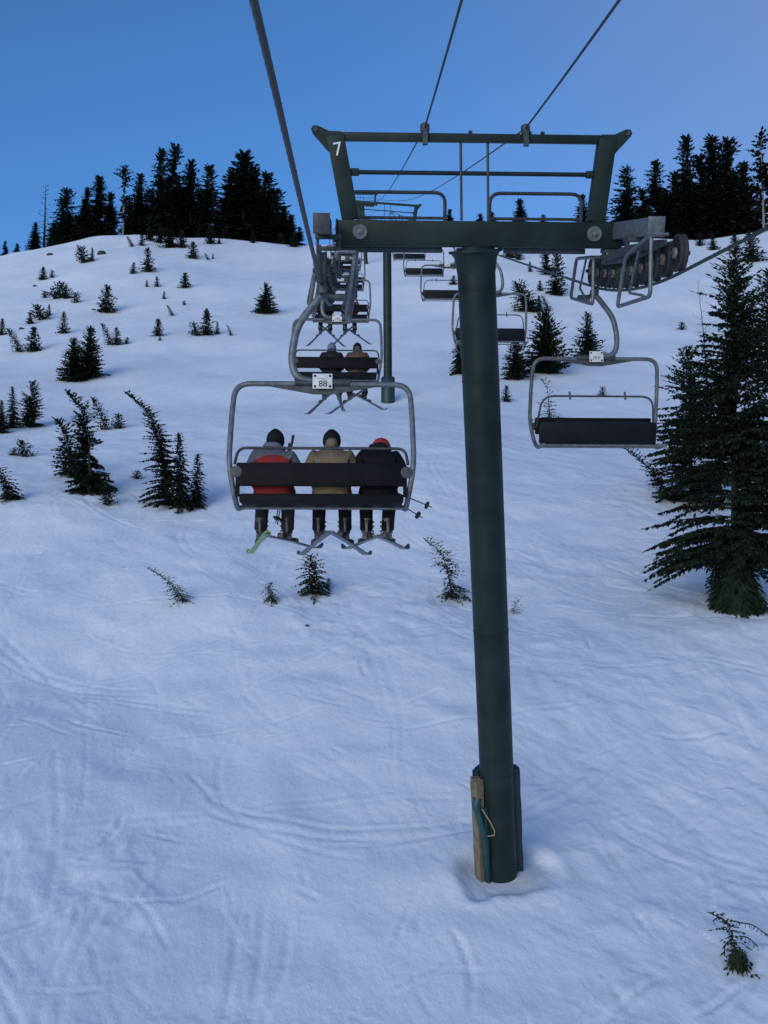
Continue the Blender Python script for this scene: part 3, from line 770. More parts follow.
def make_person(mtx, label, jacket, trousers, hat, boots, hood=False, cap=False, bulk=1., head=(0, .04), feet=((-.16, .0), (.16, .0)), group=None, detail=2):
    """seated figure, origin on the seat under the hips, facing +y"""
    hx, hy, dz = (*head, 0.)[:3]
    J = {'pelvis': ((0, .02, .11), .13), 'waist': ((0, .0, .26), .125), 'chest': ((0, .03, .40), (.11, .09)), 'neckbase': ((hx * .4, .06, .53), .05), 'neck': ((hx * .8, .085 + hy * .5, .56), .05),
         'jaw': ((hx, .125 + hy, .57 - dz), (.062, .070)), 'brow': ((hx, .115 + hy, .635 - dz), (.076, .090)), 'crown': ((hx, .11 + hy, .69 - dz), (.055, .065)), 'nose': ((hx, .222 + hy, .595 - dz), .014)}
    E = [('pelvis', 'waist'), ('waist', 'chest'), ('chest', 'neckbase'), ('neckbase', 'neck'), ('neck', 'jaw'), ('jaw', 'brow'), ('brow', 'crown'), ('brow', 'nose')]
    JK = {'pelvis': ((0, .015, .16), (.21 * bulk, .185)), 'waist': ((0, .0, .28), (.185 * bulk, .155)), 'chest': ((0, .015, .40), (.19 * bulk, .155)), 'collar': ((hx * .4, .035, .52), (.11, .105)), 'collartop': ((hx * .7, .06 + hy * .5, .575), (.085, .085) if hood else (.078, .082)), 'hem': ((0, .02, .12), (.215 * bulk, .19))}
    EK = [('pelvis', 'hem'), ('pelvis', 'waist'), ('waist', 'chest'), ('chest', 'collar'), ('collar', 'collartop')]
    TR_ = {'pelvis': ((0, .06, .08), (.14, .09))}; ET = []
    hands = []
    for s, n in ((-1, 'l'), (1, 'r')):
        sh, el, wr = (s * .185, .02, .475), (s * .265, .10, .24), (s * .19, .34, .17)
        J['sh' + n] = ((s * .15, .03, .44), .045); J['el' + n] = (el, .038); J['wr' + n] = (wr, .029)
        E += [('chest', 'sh' + n), ('sh' + n, 'el' + n), ('el' + n, 'wr' + n)]
        JK['sh' + n] = ((s * .178 * bulk, .02, .455), .098); JK['el' + n] = ((s * .262, .10, .24), .078); JK['wr' + n] = ((s * .19, .34, .17), .055)
        EK += [('chest', 'sh' + n), ('sh' + n, 'el' + n), ('el' + n, 'wr' + n)]
        fx, fy = feet[0 if s < 0 else 1]
        hip, kn, an = (s * .10, .05, .085), (s * .14, .47, .09), (fx, .50 + fy, -.30)
        J['hip' + n] = (hip, .095); J['kn' + n] = (kn, .062); J['an' + n] = (an, .045); J['toe' + n] = ((fx, .64 + fy, -.37), .036)
        E += [('pelvis', 'hip' + n), ('hip' + n, 'kn' + n), ('kn' + n, 'an' + n), ('an' + n, 'toe' + n)]
        TR_['hip' + n] = (hip, .115); TR_['kn' + n] = (kn, .095); TR_['cf' + n] = ((fx * .6 + kn[0] * .4, .49 + fy * .6, -.12), .082); TR_['an' + n] = ((fx, .50 + fy, -.30), .078); TR_['cuff' + n] = ((fx, .505 + fy, -.355), .086)
        ET += [('pelvis', 'hip' + n), ('hip' + n, 'kn' + n), ('kn' + n, 'cf' + n), ('cf' + n, 'an' + n), ('an' + n, 'cuff' + n)]
        hands.append((s, Vector(wr)))
    body = bpy.data.objects.new("person", skin_mesh("person", J, E, M['skin'], detail)); link(body)
    body.matrix_world = mtx; tag(body, label, "person", group)
    def part(name, me): return link(bpy.data.objects.new(name, me), body)
    part("jacket", skin_mesh("jacket", JK, EK, jacket, detail)); part("trousers", skin_mesh("trousers", TR_, ET, trousers, detail))
    # knitted hat
    h = MB(); c = Vector((hx, .11 + hy, .642 - dz)); ax = Vector((0, -.28, 1)).normalized()
    if cap: h.lathe([(.080, -.085), (.096, -.05), (.104, -.02), (.104, .01), (.098, .045), (.075, .085), (.04, .108), (.001, .114)], c, Vector((-.35, -.35, 1)), 20)
    else: h.lathe([(.082, -.095), (.094, -.06), (.100, -.03), (.100, .0), (.088, .05), (.066, .08), (.036, .105), (.015, .115), (.001, .117)], c, ax, 20)
    h.build("hat", hat, body)
    for s in (-1, 1):
        e = MB(); e.lathe([(.001, -.011), (.008, -.008), (.011, 0), (.008, .008), (.001, .011)], (hx + s * .032, .196 + hy, .62 - dz), EZ, 10); e.build("eye", M['eye'], body)
    if hood:
        hd = skin_mesh("hood", {'a': ((hx * .5 - .06, -.03, .56), (.06, .055)), 'b': ((hx * .5, -.065, .575), (.08, .07)), 'c': ((hx * .5 + .06, -.03, .56), (.06, .055))}, [('a', 'b'), ('b', 'c')], jacket, 2)
        part("hood", hd)
    for s, w in hands:    # mittened fingers curled in the lap
        g = {'w': (w, .040), 'p': (w + Vector((-s * .03, .07, -.02)), (.048, .030))}; ge = [('w', 'p')]
        for i in range(4):
            o_ = Vector(((i - 1.5) * .021, 0, 0)); L_ = (.030, .036, .034, .026)[i]
            a = g['p'][0] + o_ + Vector((-s * .008, .035, -.006)); b = a + Vector((0, L_, -.018)); c_ = b + Vector((0, .008, -.03))
            g['a%d' % i] = (a, .0115); g['b%d' % i] = (b, .0105); g['c%d' % i] = (c_, .009); ge += [('p', 'a%d' % i), ('a%d' % i, 'b%d' % i), ('b%d' % i, 'c%d' % i)]
        t0 = w + Vector((-s * .055, .045, -.01)); g['t0'] = (t0, .015); g['t1'] = (t0 + Vector((-s * .02, .035, -.015)), .012); ge += [('w', 't0'), ('t0', 't1')]
        part("glove", skin_mesh("glove", g, ge, M['black_cloth'], 1))
    for fx, fy in feet:
        b = MB(); y0 = .50 + fy
        b.tube([(fx, y0 - .015, -.20), (fx, y0 - .01, -.28), (fx, y0 + .01, -.37)], [.066, .062, .056], 14)
        vs_ = []; prof = [(-.075, .048, .05), (-.03, .052, .10), (.05, .052, .12), (.12, .050, .09), (.19, .042, .06), (.215, .02, .045)]
        for yy, hw, ht in prof: vs_ += [(fx - hw, y0 + yy, -.435), (fx + hw, y0 + yy, -.435), (fx + hw * .75, y0 + yy, -.435 + ht), (fx - hw * .75, y0 + yy, -.435 + ht)]
        fs = [(3, 2, 1, 0)] + [(4 * i + k, 4 * i + (k + 1) % 4, 4 * i + 4 + (k + 1) % 4, 4 * i + 4 + k) for i in range(5) for k in range(4)] + [(20, 21, 22, 23)]
        b.add(vs_, fs)
        bo = b.build("boot", boots, body)
        if detail > 1:
            bm_ = M['boot_light'] if boots is not M['boot_light'] else M['boot']
            for z in (-.24, -.29, -.345): MB().box((fx - math.copysign(.074, fx), y0 + .015, z), (.026, .05, .02), bev=.004).build("buckle", bm_, bo)
            MB().box((fx, y0 - .085, -.30), (.03, .022, .13), bev=.006).build("spine", boots, bo)
    return body

def make_ski(mtx, m, label, length=1.62, group=None):
    """origin under the boot, tip towards +y"""
    prof = []
    for y, z, w in ((-.70, .006, .034), (-.66, .0, .037), (-.35, .004, .033), (0, .008, .030), (.35, .004, .033), (.70, .0, .042), (.80, .010, .043), (.88, .035, .035), (.935, .068, .02), (.95, .08, .008)):
        prof.append((y * length / 1.65 + .14, z, w))
    vs_ = []
    for y, z, w in prof: vs_ += [(-w, y, z), (w, y, z), (w, y, z + .013), (-w, y, z + .013)]
    n = len(prof)
    fs = [(3, 2, 1, 0)] + [(4 * i + k, 4 * i + (k + 1) % 4, 4 * i + 4 + (k + 1) % 4, 4 * i + 4 + k) for i in range(n - 1) for k in range(4)] + [tuple(4 * (n - 1) + k for k in range(4))]
    mb = MB(); mb.add(vs_, fs); o = mb.build("ski", m); o.matrix_world = mtx; tag(o, label, "ski", group)
    MB().box((0, .20, .035), (.07, .10, .05), bev=.01).build("toe_binding", M['binding'], o); MB().box((0, -.16, .045), (.07, .11, .07), bev=.015).build("heel_binding", M['binding'], o); return o

def make_pole(a, b, label, group=None):
    o = MB().tube([a, b], [.008, .006], 8).build("ski_pole", M['ski_dark'], None); tag(o, label, "ski pole", group)
    d = (b - a).normalized()
    MB().tube([a - d * .02, a + d * .11], [.017, .013], 10).build("pole_grip", M['rubber'], o)
    MB().lathe([(.012, -.02), (.042, -.01), (.045, 0), (.012, .012)], b - d * .06, d, 14).build("basket", M['rubber'], o)
    return o
SEAT_Z = -2.285
def rider(ch, x, label, skis, **k):
    k.setdefault('feet', ((-.17, 0), (.17, 0)))
    m = ch.matrix_world @ Matrix.Translation((x, .03, SEAT_Z))
    p = make_person(m, label, **k)
    for (fx, fy), (yaw, pit, ms, lab) in zip(k['feet'], skis):
        sm = m @ Matrix.Translation((fx, .52 + fy, -.452)) @ Matrix.Rotation(R(yaw), 4, 'Z') @ Matrix.Rotation(R(pit), 4, 'X') @ Matrix.Translation((0, 0, -.012))
        make_ski(sm, ms, lab, group="skis of the chairlift riders")
    return m
GR = "riders on the chairlift"
m1 = rider(chair88, -.53, "rider in a grey and red jacket and dark hat on chair 88", [(13, -6.5, M['ski_green'], "neon green ski under the rider in the grey and red jacket"), (-20, -2.5, M['ski_dark'], "black ski angled right under the rider in the grey and red jacket")],
      jacket=M['yoke'], trousers=M['charcoal_cloth'], hat=M['black_cloth'], boots=M['boot'], bulk=1.06, head=(.01, .03), feet=((-.17, -.02), (.13, 0)), group=GR)
m2 = rider(chair88, .10, "rider in a hooded tan jacket in the middle of chair 88", [(15, -7.5, M['ski_grey'], "grey ski pointing left under the rider in the tan jacket"), (-17, -7.5, M['ski_grey'], "grey ski pointing right under the rider in the tan jacket")],
      jacket=M['tan_cloth'], trousers=M['black_cloth'], hat=M['black_cloth'], boots=M['boot'], hood=True, bulk=1.02, head=(0, .03), feet=((-.15, 0), (.15, 0)), group=GR)
m3 = rider(chair88, .62, "rider all in black with a tilted red hat on chair 88", [(15, -3, M['ski_dark'], "dark ski pointing left under the rider with the red hat"), (-16, -3, M['ski_dark'], "dark ski pointing right under the rider with the red hat")],
      jacket=M['black_cloth'], trousers=M['black_cloth'], hat=M['red_cloth'], boots=M['boot_light'], cap=True, bulk=.98, head=(.03, .07, .085), feet=((-.13, .0), (.11, .0)), group=GR)
# poles: a pair across the lap of the red-hatted rider, and a pair upright beside the first rider
make_pole(m3 @ Vector((-.10, .30, .14)), m3 @ Vector((.46, -.10, -.24)), "lower of two ski poles sticking out at the lower right of chair 88", "ski poles of the red hatted rider")
make_pole(m3 @ Vector((-.05, .33, .18)), m3 @ Vector((.57, -.02, -.12)), "upper of two ski poles sticking out at the lower right of chair 88", "ski poles of the red hatted rider")
make_pole(m1 @ Vector((.205, .10, .66)), m1 @ Vector((.02, .42, -.28)), "ski pole held beside the grey and red rider's head, its grip the higher one", "ski poles of the rider in grey and red")
make_pole(m1 @ Vector((.165, .14, .58)), m1 @ Vector((.0, .44, -.26)), "ski pole held beside the grey and red rider's head, its grip the lower one", "ski poles of the rider in grey and red")
# second chair
c2 = chairs_up[1]
rider(c2, -.12, "rider in a dark jacket and grey blue hat on the chair above chair 88", [(26, -12, M['ski_dark'], "ski pointing left under the rider with the grey blue hat"), (-6, -6, M['ski_dark'], "ski pointing ahead under the rider with the grey blue hat")],
      jacket=M['charcoal_cloth'], trousers=M['black_cloth'], hat=M['greyblue_cloth'], boots=M['boot'], group=GR, detail=1)
rider(c2, .45, "rider in a brown jacket and black hat on the chair above chair 88", [(32, -12, M['ski_grey'], "ski pointing left under the rider in the brown jacket"), (-30, -5, M['ski_dark'], "ski pointing right under the rider in the brown jacket")],
      jacket=M['brown_cloth'], trousers=M['black_cloth'], hat=M['black_cloth'], boots=M['boot'], hood=True, group=GR, detail=1)
c3 = chairs_up[2]
rider(c3, -.52, "rider in black on the third chair, seen left through the rope catchers", [(30, -14, M['ski_dark'], "ski pointing left under the left rider of the third chair"), (-30, -14, M['ski_dark'], "ski pointing right under the left rider of the third chair")],
      jacket=M['black_cloth'], trousers=M['black_cloth'], hat=M['black_cloth'], boots=M['boot'], group=GR, detail=1)
rider(c3, .30, "rider with a red jacket on the third chair, behind the sheave train", [(30, -14, M['ski_dark'], "ski pointing left under the rider in red on the third chair"), (-36, -10, M['ski_dark'], "ski pointing right under the rider in red on the third chair")],
      jacket=M['red_cloth'], trousers=M['black_cloth'], hat=M['black_cloth'], boots=M['boot'], group=GR, detail=1)
c4 = chairs_up[3]
rider(c4, .42, "rider in dark blue on the fourth chair, legs showing below the seat", [(15, -8, M['ski_dark'], "left ski of the rider in dark blue on the fourth chair"), (-15, -8, M['ski_dark'], "right ski of the rider in dark blue on the fourth chair")],
      jacket=M['greyblue_cloth'], trousers=M['navy_cloth'], hat=M['black_cloth'], boots=M['boot'], group=GR, detail=1)

# ------------------------------------------------------------------ trees
class Tree:
    def __init__(s, seed): s.r = random.Random(seed); s.v = []; s.f = []; s.limb = MB()
    def kite(s, p, d, n, L, w):
        """flat needle spray: narrow at the twig, widest past the middle, pointed"""
        u = d.cross(n)
        if u.length < 1e-5: u = d.orthogonal()
        u.normalize(); o = len(s.v)
        s.v += [tuple(p), tuple(p + d * (L * .45) + u * w), tuple(p + d * L), tuple(p + d * (L * .38) - u * w)]
        s.f.append((o, o + 1, o + 2, o + 3))
    def grow(s, h, rad, n_bough, spacing=.12, spray=.30, width=.05, droop=.35, lift=.25, bare=.04, lean=(0, 0), nod=0., power=.85, ragged=.35, extra=1, trunk_r=None, hang=.15, gaps=0., limbs=True, tip=.15, jag=0., low=0., sec=0.):
        r = s.r; U = r.uniform; s.h = h
        lx, ly = lean
        def axis(t):
            q = t ** 1.6; e = max(0., t - .72) / .28
            return Vector((lx * q * h + nod * e * e * h * (1 if lx >= 0 else -1), ly * q * h, h * t * (1 - .10 * abs(nod) * e)))
        tr = trunk_r or h * .016
        s.trunk = [axis(k / 14) - (EZ * .5 if k == 0 else EZ * 0) for k in range(15)]
        s.trunk_r = [max(.006, tr * (1 - .94 * (k / 14))) for k in range(15)]
        holes = [(U(.15, .9), U(0, 6.28), U(.05, .12), U(.5, 1.1)) for _ in range(int(gaps * 14))]
        lobes = [U(.72, 1.15) for _ in range(9)]
        for i in range(n_bough):
            t = bare + (1 - bare) * ((i + U(0, 1)) / n_bough) ** 1.12
            if t > .995: t = .99
            az = i * 2.39996 + U(-.5, .5)
            skip = any(abs(t - a) < c and abs((az - b + 3.14) % 6.283 - 3.14) < d for a, b, c, d in holes)
            if skip: continue
            lob = lobes[int((az % 6.283) / 6.284 * 9)]
            prof = (1 - t) ** power
            L = (rad * prof * lob * (1 + U(-ragged, ragged * .6)) + tip * U(.5, 1) * (.3 + .7 * (1 - t)))
            if jag and r.random() < jag: L *= 1.35
            if sec: L = min(L, rad * U(.72, .92))
            out = Vector((math.cos(az), math.sin(az), 0)); p0 = axis(t)
            el = lift + .75 * t * t + U(-.12, .12); dr = droop * (1 - .55 * t) * U(.7, 1.3) * (1 + low * max(0., 1 - t / .32))
            n = max(2, int(L / spacing)); prev = p0; pts = [p0]
            side = Vector((-out.y, out.x, 0)); wob = U(-.18, .18)
            for k in range(1, n + 1):
                q = k / n
                p = p0 + out * (L * q) + EZ * (L * (el * q - dr * q * q * 1.3)) + side * (L * wob * q * q)
                d = (p - prev).normalized(); pts.append(p)
                sl = spray * (1 - .45 * q) * (1 - .5 * t) * (.55 + .45 * min(1, L / max(rad, .01) * 1.6 + .2))
                if q > .12 or L < .5:
                    for e in range(extra):
                        pp = prev.lerp(p, U(0, 1))
                        for sg in (-1, 1):
                            dd = (d * U(.4, .9) + side * (sg * U(.5, 1.)) + EZ * U(-hang - .28, .12)).normalized()
                            s.kite(pp, dd, Vector((U(-.5, .5), U(-.5, .5), 1)), sl * U(.6, 1.15), width * U(.7, 1.2))
                        if r.random() < .55:
                            dd = (d * U(.2, .8) + EZ * U(-.9, -.2) + side * U(-.4, .4)).normalized()
                            s.kite(pp, dd, side + EZ * U(-.3, .3), sl * U(.5, 1.), width * U(.7, 1.2))
                if sec and .12 < q < .93 and L > .5:
                    for sg in (-1, 1):
                        l2 = sec * L * (1 - q * .75) * U(.35, 1.) * min(1., q * 3.5)
                        d2 = (d * U(.45, .9) + side * (sg * U(.6, 1.)) + EZ * U(-.30, .08)).normalized()
                        m2 = max(2, int(l2 / .11)); b0 = p
                        for j in range(m2):
                            c0 = b0 + d2 * (l2 / m2) - EZ * (l2 / m2 * .35 * j / m2)
                            for sg2 in (-1, 1):
                                dd = (d2 * U(.4, .9) + side * (sg2 * U(.2, .7)) + out * (sg2 * U(-.5, .5)) + EZ * U(-hang - .3, .1)).normalized()
                                s.kite(b0.lerp(c0, U(0, 1)), dd, Vector((U(-.6, .6), U(-.6, .6), 1)), sl * U(.55, 1.05), width * U(.7, 1.2))
                            b0 = c0
                prev = p
            s.kite(prev, (d + EZ * U(-.2, .25)).normalized(), EZ + side * U(-.6, .6), spray * U(.6, .9), width)
            if limbs and L > .25:
                rr = max(.004, tr * .22 * (1 - t) + .004)
                s.limb.tube([pts[0], pts[len(pts) // 2], pts[-1]], [rr, rr * .6, rr * .25], 4, False)
        top = axis(1.); d = (axis(1.) - axis(.93)).normalized()
        for k in range(6 * extra):
            dd = (d + Vector((U(-.5, .5), U(-.5, .5), U(-.2, .3)))).normalized(); s.kite(axis(U(.9, 1)), dd, Vector((U(-1, 1), U(-1, 1), .2)), spray * U(.3, .55), width * .7)
        return s
    def skirt(s, h, r0, n, L, w):
        """old lower boughs hanging to the snow"""
        U = s.r.uniform
        for _ in range(n):
            az = U(0, 6.283); q = U(0, 1) ** .7; z = h * (1 - q); rr = r0 * (.25 + .75 * q) * U(.6, 1.05)
            p = Vector((math.cos(az) * rr, math.sin(az) * rr, z)); d = Vector((math.cos(az) * .35 + U(-.55, .55), math.sin(az) * .35 + U(-.55, .55), -1 + U(0, .5))).normalized()
            s.kite(p, d, Vector((math.cos(az), math.sin(az), U(-.4, .4))), L * U(.6, 1.2), w * U(.7, 1.3))
        return s
    def meshes(s, mf, mb_):
        me = bpy.data.meshes.new("crown"); me.from_pydata(s.v, [], s.f); me.materials.append(mf)
        t = MB(); t.tube(s.trunk, s.trunk_r, 8); t.add(s.limb.v, s.limb.f, True)
        return me, t.mesh("trunk", mb_)
    def single(s, mf):
        t = MB(); t.tube(s.trunk, [q * .8 for q in s.trunk_r], 5); n = len(s.v)
        vs_ = s.v + t.v; fs = s.f + [tuple(i + n for i in f) for f in t.f]
        me = bpy.data.meshes.new("sapling"); me.from_pydata(vs_, [], fs); me.materials.append(mf); return me

def put_tree(name, meshes, px, py, hpx, h0, label, cat, group, rz=0., Dfix=None, sx=1., tilt=0.):
    X, D, Z = on_ground(px, py) if Dfix is None else (((px - 384) / F * Dfix), Dfix, float(ground((px - 384) / F * Dfix, Dfix)))
    h = hpx * D / F
    k = h / h0
    m = Matrix.Translation(W(X, D, Z) - EZ * .03 * h) @ Matrix.Rotation(tilt, 4, 'Y') @ Matrix.Rotation(rz, 4, 'Z') @ Matrix.Diagonal((k * sx, k * sx, k, 1))
    if isinstance(meshes, tuple):
        root = empty(name, m, label, cat, group)
        link(bpy.data.objects.new("crown", meshes[0]), root); link(bpy.data.objects.new("trunk", meshes[1]), root)
        return root
    o = link(bpy.data.objects.new(name, meshes)); o.matrix_world = m
    return tag(o, label, cat, group)

# --- the big fir beside the empty chair and the trees round it
ND, NY, NF, BK = M['needles'], M['needles_young'], M['needles_far'], M['bark']
G_R = "conifers right of the lift line"
big = Tree(3).grow(10.2, 2.75, 680, .16, .30, .040, droop=.28, lift=.14, bare=.15, lean=(.02, 0), power=.72, ragged=.5, extra=3, gaps=.3, hang=.5, tip=.34, jag=.12, low=.1, sec=.27).skirt(2.2, .85, 2600, .34, .04)
put_tree("fir_tree", big.meshes(ND, BK), 737, 608, 368, 10.2, "large dark fir with drooping skirt, nearest tree at the right edge", "fir tree", G_R)
t2 = Tree(8).grow(6.0, 1.95, 380, .15, .29, .042, droop=.25, lift=.22, power=.7, ragged=.5, extra=2, gaps=.4, jag=.2, sec=.3)
put_tree("fir_tree", t2.meshes(ND, BK), 692, 503, 160, 6.0, "shorter bushy fir just behind the left side of the big fir", "fir tree", G_R)
t3 = Tree(9).grow(2.4, .62, 80, .10, .26, .04, droop=.2, lift=.3, lean=(-.75, 0), nod=.1, extra=2)
put_tree("fir_tree", t3.meshes(ND, BK), 668, 500, 52, 2.2, "small fir leaning left at the foot of the bushy fir", "fir tree", G_R)
snag = Tree(12).grow(5, .55, 40, .22, .10, .012, droop=.0, lift=.5, bare=.2, power=.5, ragged=.7, lean=(-.06, 0), extra=1, trunk_r=.04)
put_tree("bare_sapling", snag.meshes(NY, BK), 707, 385, 110, 5, "thin almost bare sapling rising left of the big fir top", "sapling", G_R)
t5 = Tree(14).grow(8, 2.4, 380, .18, .34, .05, droop=.3, lift=.2, power=.8, ragged=.5, extra=2, gaps=.5, sec=.3)
put_tree("fir_tree", t5.meshes(ND, BK), 775, 470, 210, 8, "fir cut by the right picture edge behind the big fir", "fir tree", G_R)

# --- young conifers on the lower left of the slope
G_L = "young conifers left of the lift line"
a = Tree(21).grow(4.0, 1.15, 300, .10, .26, .036, droop=.22, lift=.16, lean=(-.14, 0), nod=.12, power=1.0, ragged=.45, extra=2, sec=.3, gaps=.6, jag=.2).skirt(.9, .75, 300, .35, .05)
put_tree("hemlock_tree", a.meshes(ND, BK), 91, 492, 106, 4.0, "young hemlock with ragged boughs and nodding tip, dark hollow at its foot", "hemlock tree", G_L)
a2 = Tree(22).grow(2.2, .7, 120, .10, .26, .04, droop=.2, lift=.2, lean=(-.2, 0), nod=.1, extra=2, ragged=.5)
put_tree("hemlock_tree", a2.meshes(ND, BK), 72, 478, 62, 2.2, "shorter hemlock pressed against the left flank of the ragged one", "hemlock tree", G_L)
b = Tree(23).grow(4.4, .80, 240, .10, .24, .032, droop=.25, lift=.1, lean=(-.22, 0), nod=.16, power=.85, ragged=.45, extra=4, gaps=.3)
put_tree("hemlock_tree", b.meshes(ND, BK), 168, 506, 118, 4.3, "slender hemlock bowed left with a hooked tip, tallest of its clump", "hemlock tree", G_L)
c_ = Tree(24).grow(3, .50, 160, .09, .20, .032, droop=.45, lift=.05, lean=(-.05, 0), power=.65, ragged=.4, extra=4)
put_tree("hemlock_tree", c_.meshes(ND, BK), 181, 508, 77, 3, "narrow upright hemlock in the middle of the clump", "hemlock tree", G_L)
put_tree("hemlock_tree", c_.meshes(ND, BK), 196, 508, 55, 3, "short narrow hemlock standing apart at the clump's right end", "hemlock tree", G_L, 2.1, None, 1.2)
p_ = Tree(25).grow(3.4, .95, 240, .11, .30, .06, droop=.12, lift=.3, power=.75, ragged=.25, extra=2)
pm = p_.meshes(ND, BK)
put_tree("fir_tree", pm, 73, 382, 44, 3.4, "dense young fir, shorter of the touching pair on the left slope", "fir tree", G_L, 0, None, 1.15)
put_tree("fir_tree", pm, 89, 379, 53, 3.4, "dense young fir, taller of the touching pair on the left slope", "fir tree", G_L, 2., None, 1.0)
q_ = Tree(26).grow(3.2, 1.05, 190, .12, .32, .06, droop=.15, lift=.3, power=.75, ragged=.4, extra=2, gaps=.3).meshes(ND, BK)
put_tree("fir_tree", q_, 265, 314, 31, 3.2, "dark wide young fir standing alone left of the sheave train", "fir tree", G_L, .4, None, 1.25)
put_tree("fir_tree", q_, 31, 427, 47, 3.2, "bushy young fir with pale tip near the left edge, above the ragged hemlock", "fir tree", G_L, 1.9, None, .95)
put_tree("fir_tree", c_.meshes(ND, BK), 13, 428, 42, 3, "slim young fir touching the bushy one near the left edge", "fir tree", G_L, .9, None, 1.1)
put_tree("fir_tree", q_, 1, 434, 34, 3.2, "young fir cut by the left picture edge beside the slim one", "fir tree", G_L, 3.3, None, .85)
l_ = Tree(27).grow(2.0, .62, 75, .09, .26, .042, droop=.35, lift=.05, lean=(-.42, 0), nod=.15, power=.6, ragged=.45, extra=2).meshes(ND, BK)
put_tree("fir_tree", l_, 11, 500, 39, 2.0, "small fir bent left at the left edge, lowest on the left slope", "fir tree", G_L, 0, None, 1.2)

# --- trees right of the tower pole
t = Tree(31).grow(3.6, 1.45, 260, .11, .34, .065, droop=.15, lift=.3, power=.7, ragged=.45, extra=2, jag=.15).meshes(ND, BK)
put_tree("fir_tree", t, 546, 374, 64, 3.6, "wide dark bushy fir just right of the tower pole, above the empty chair", "fir tree", G_R)
u_ = Tree(32).grow(2.8, .95, 190, .10, .28, .055, droop=.15, lift=.25, power=.65, ragged=.35, extra=2).meshes(NY, BK)
put_tree("fir_tree", u_, 517, 380, 45, 2.8, "shorter greyish fir pressed against the pole side of the wide dark fir", "fir tree", G_R)
put_tree("fir_tree", q_, 589, 363, 52, 3.2, "young fir behind the curved hanger of the nearest empty chair", "fir tree", G_R, 2.6, None, .95)
v_ = Tree(33).grow(2.4, .75, 70, .14, .24, .03, droop=.3, lift=.3, power=.6, ragged=.55, lean=(-.08, 0), nod=.1, extra=1, gaps=.5).meshes(NY, BK)
put_tree("sapling", v_, 550, 421, 44, 2.4, "sparse sapling seen through the frame of the nearest empty chair", "sapling", G_R)
put_tree("fir_tree", c_.meshes(NY, BK), 459, 374, 43, 3, "slim fir half hidden by the left edge of the tower pole", "fir tree", G_R, 1.4, None, 1.2)
w_ = Tree(34).grow(4, .95, 200, .13, .34, .07, droop=.2, lift=.3, power=.6, ragged=.5, extra=2, gaps=.4).meshes(ND, BK)
put_tree("fir_tree", w_, 557, 296, 50, 4, "tall narrow fir upslope behind the downhill rope, right one of two", "fir tree", G_R, .3, None, .9)
put_tree("fir_tree", w_, 547, 275, 30, 4, "narrow fir upslope behind the downhill rope, left one of two", "fir tree", G_R, 2.3, None, 1.1)
x_ = Tree(35).grow(2.2, .9, 140, .12, .28, .045, droop=.2, lift=.2, lean=(-.35, 0), power=.5, ragged=.5, extra=2).meshes(NY, BK)
put_tree("fir_tree", x_, 529, 312, 27, 2.0, "low fir clump leaning left behind the second empty chair", "fir tree", G_R, 0, None, 1.2)

# --- half buried young tips in front
G_B = "half buried conifer tips on the open snow"
y_ = Tree(41).grow(1.3, .36, 80, .06, .15, .022, droop=.35, lift=.15, lean=(-.95, 0), nod=.1, power=.35, ragged=.5, extra=1).meshes(NY, BK)
put_tree("conifer_tip", y_, 183, 602, 25, .95, "conifer tip lying over to the left, alone on the lower left snow", "conifer tip", G_B, .0)
y2 = Tree(42).grow(.8, .36, 70, .06, .16, .022, droop=.9, lift=.15, lean=(-.25, 0), nod=-.25, power=.3, ragged=.4, extra=1).meshes(NY, BK)
put_tree("conifer_tip", y2, 272, 601, 19, .8, "small arched conifer tip below the neon green ski", "conifer tip", G_B)
y3 = Tree(43).grow(1.0, .42, 80, .06, .17, .026, droop=.45, lift=.15, lean=(-.15, 0), power=.35, ragged=.5, extra=2).meshes(NY, BK)
put_tree("conifer_tip", y3, 316, 594, 38, 1.0, "dense dark conifer tip right below the skis of the tan rider", "conifer tip", G_B)
put_tree("conifer_tip", y2, 328, 587, 9, .8, "tiny tuft touching the right side of the dense conifer tip", "conifer tip", G_B, 2.)
y4 = Tree(44).grow(1.6, .48, 110, .07, .19, .022, droop=.4, lift=.15, lean=(-.25, 0), nod=.18, power=.5, ragged=.5, extra=1, gaps=.3).meshes(NY, BK)
put_tree("conifer_tip", y4, 452, 598, 60, 1.6, "upright young conifer with drooping boughs just left of the tower pole", "conifer tip", G_B)
y5 = Tree(45).grow(.6, .35, 22, .06, .15, .02, droop=.3, lift=.3, lean=(.4, 0), power=.3, extra=1).meshes(NY, BK)
put_tree("conifer_tip", y5, 513, 613, 13, .6, "little twiggy tuft touching the right side of the tower pole", "conifer tip", G_B)
def bent_plant():
    T = Tree(46); T.grow(.62, .16, 46, .045, .09, .014, droop=.5, lift=.0, lean=(-.25, 0), nod=.25, power=.2, ragged=.5, extra=2, tip=.06).skirt(.22, .11, 120, .12, .02)
    for pts in ([(-.12, 0, .50), (-.2, 0, .56), (-.27, 0, .53)], [(.0, 0, .50), (.18, 0, .47), (.32, .0, .38), (.40, 0, .33)], [(.02, 0, .34), (.13, 0, .32), (.24, 0, .22)], [(-.05, 0, .3), (-.14, 0, .25), (-.16, 0, .12)]):
        T.limb.tube(smooth_path(pts, 4), .008, 5)
        for p in smooth_path(pts, 4): T.kite(p, Vector((T.r.uniform(-1, 1), T.r.uniform(-1, 1), -1)).normalized(), EX, .07, .012)
    return T.meshes(NY, BK)
put_tree("conifer_tip", bent_plant(), 738, 964, 52, .62, "bent twiggy conifer tip alone at the lower right corner", "conifer tip", G_B)

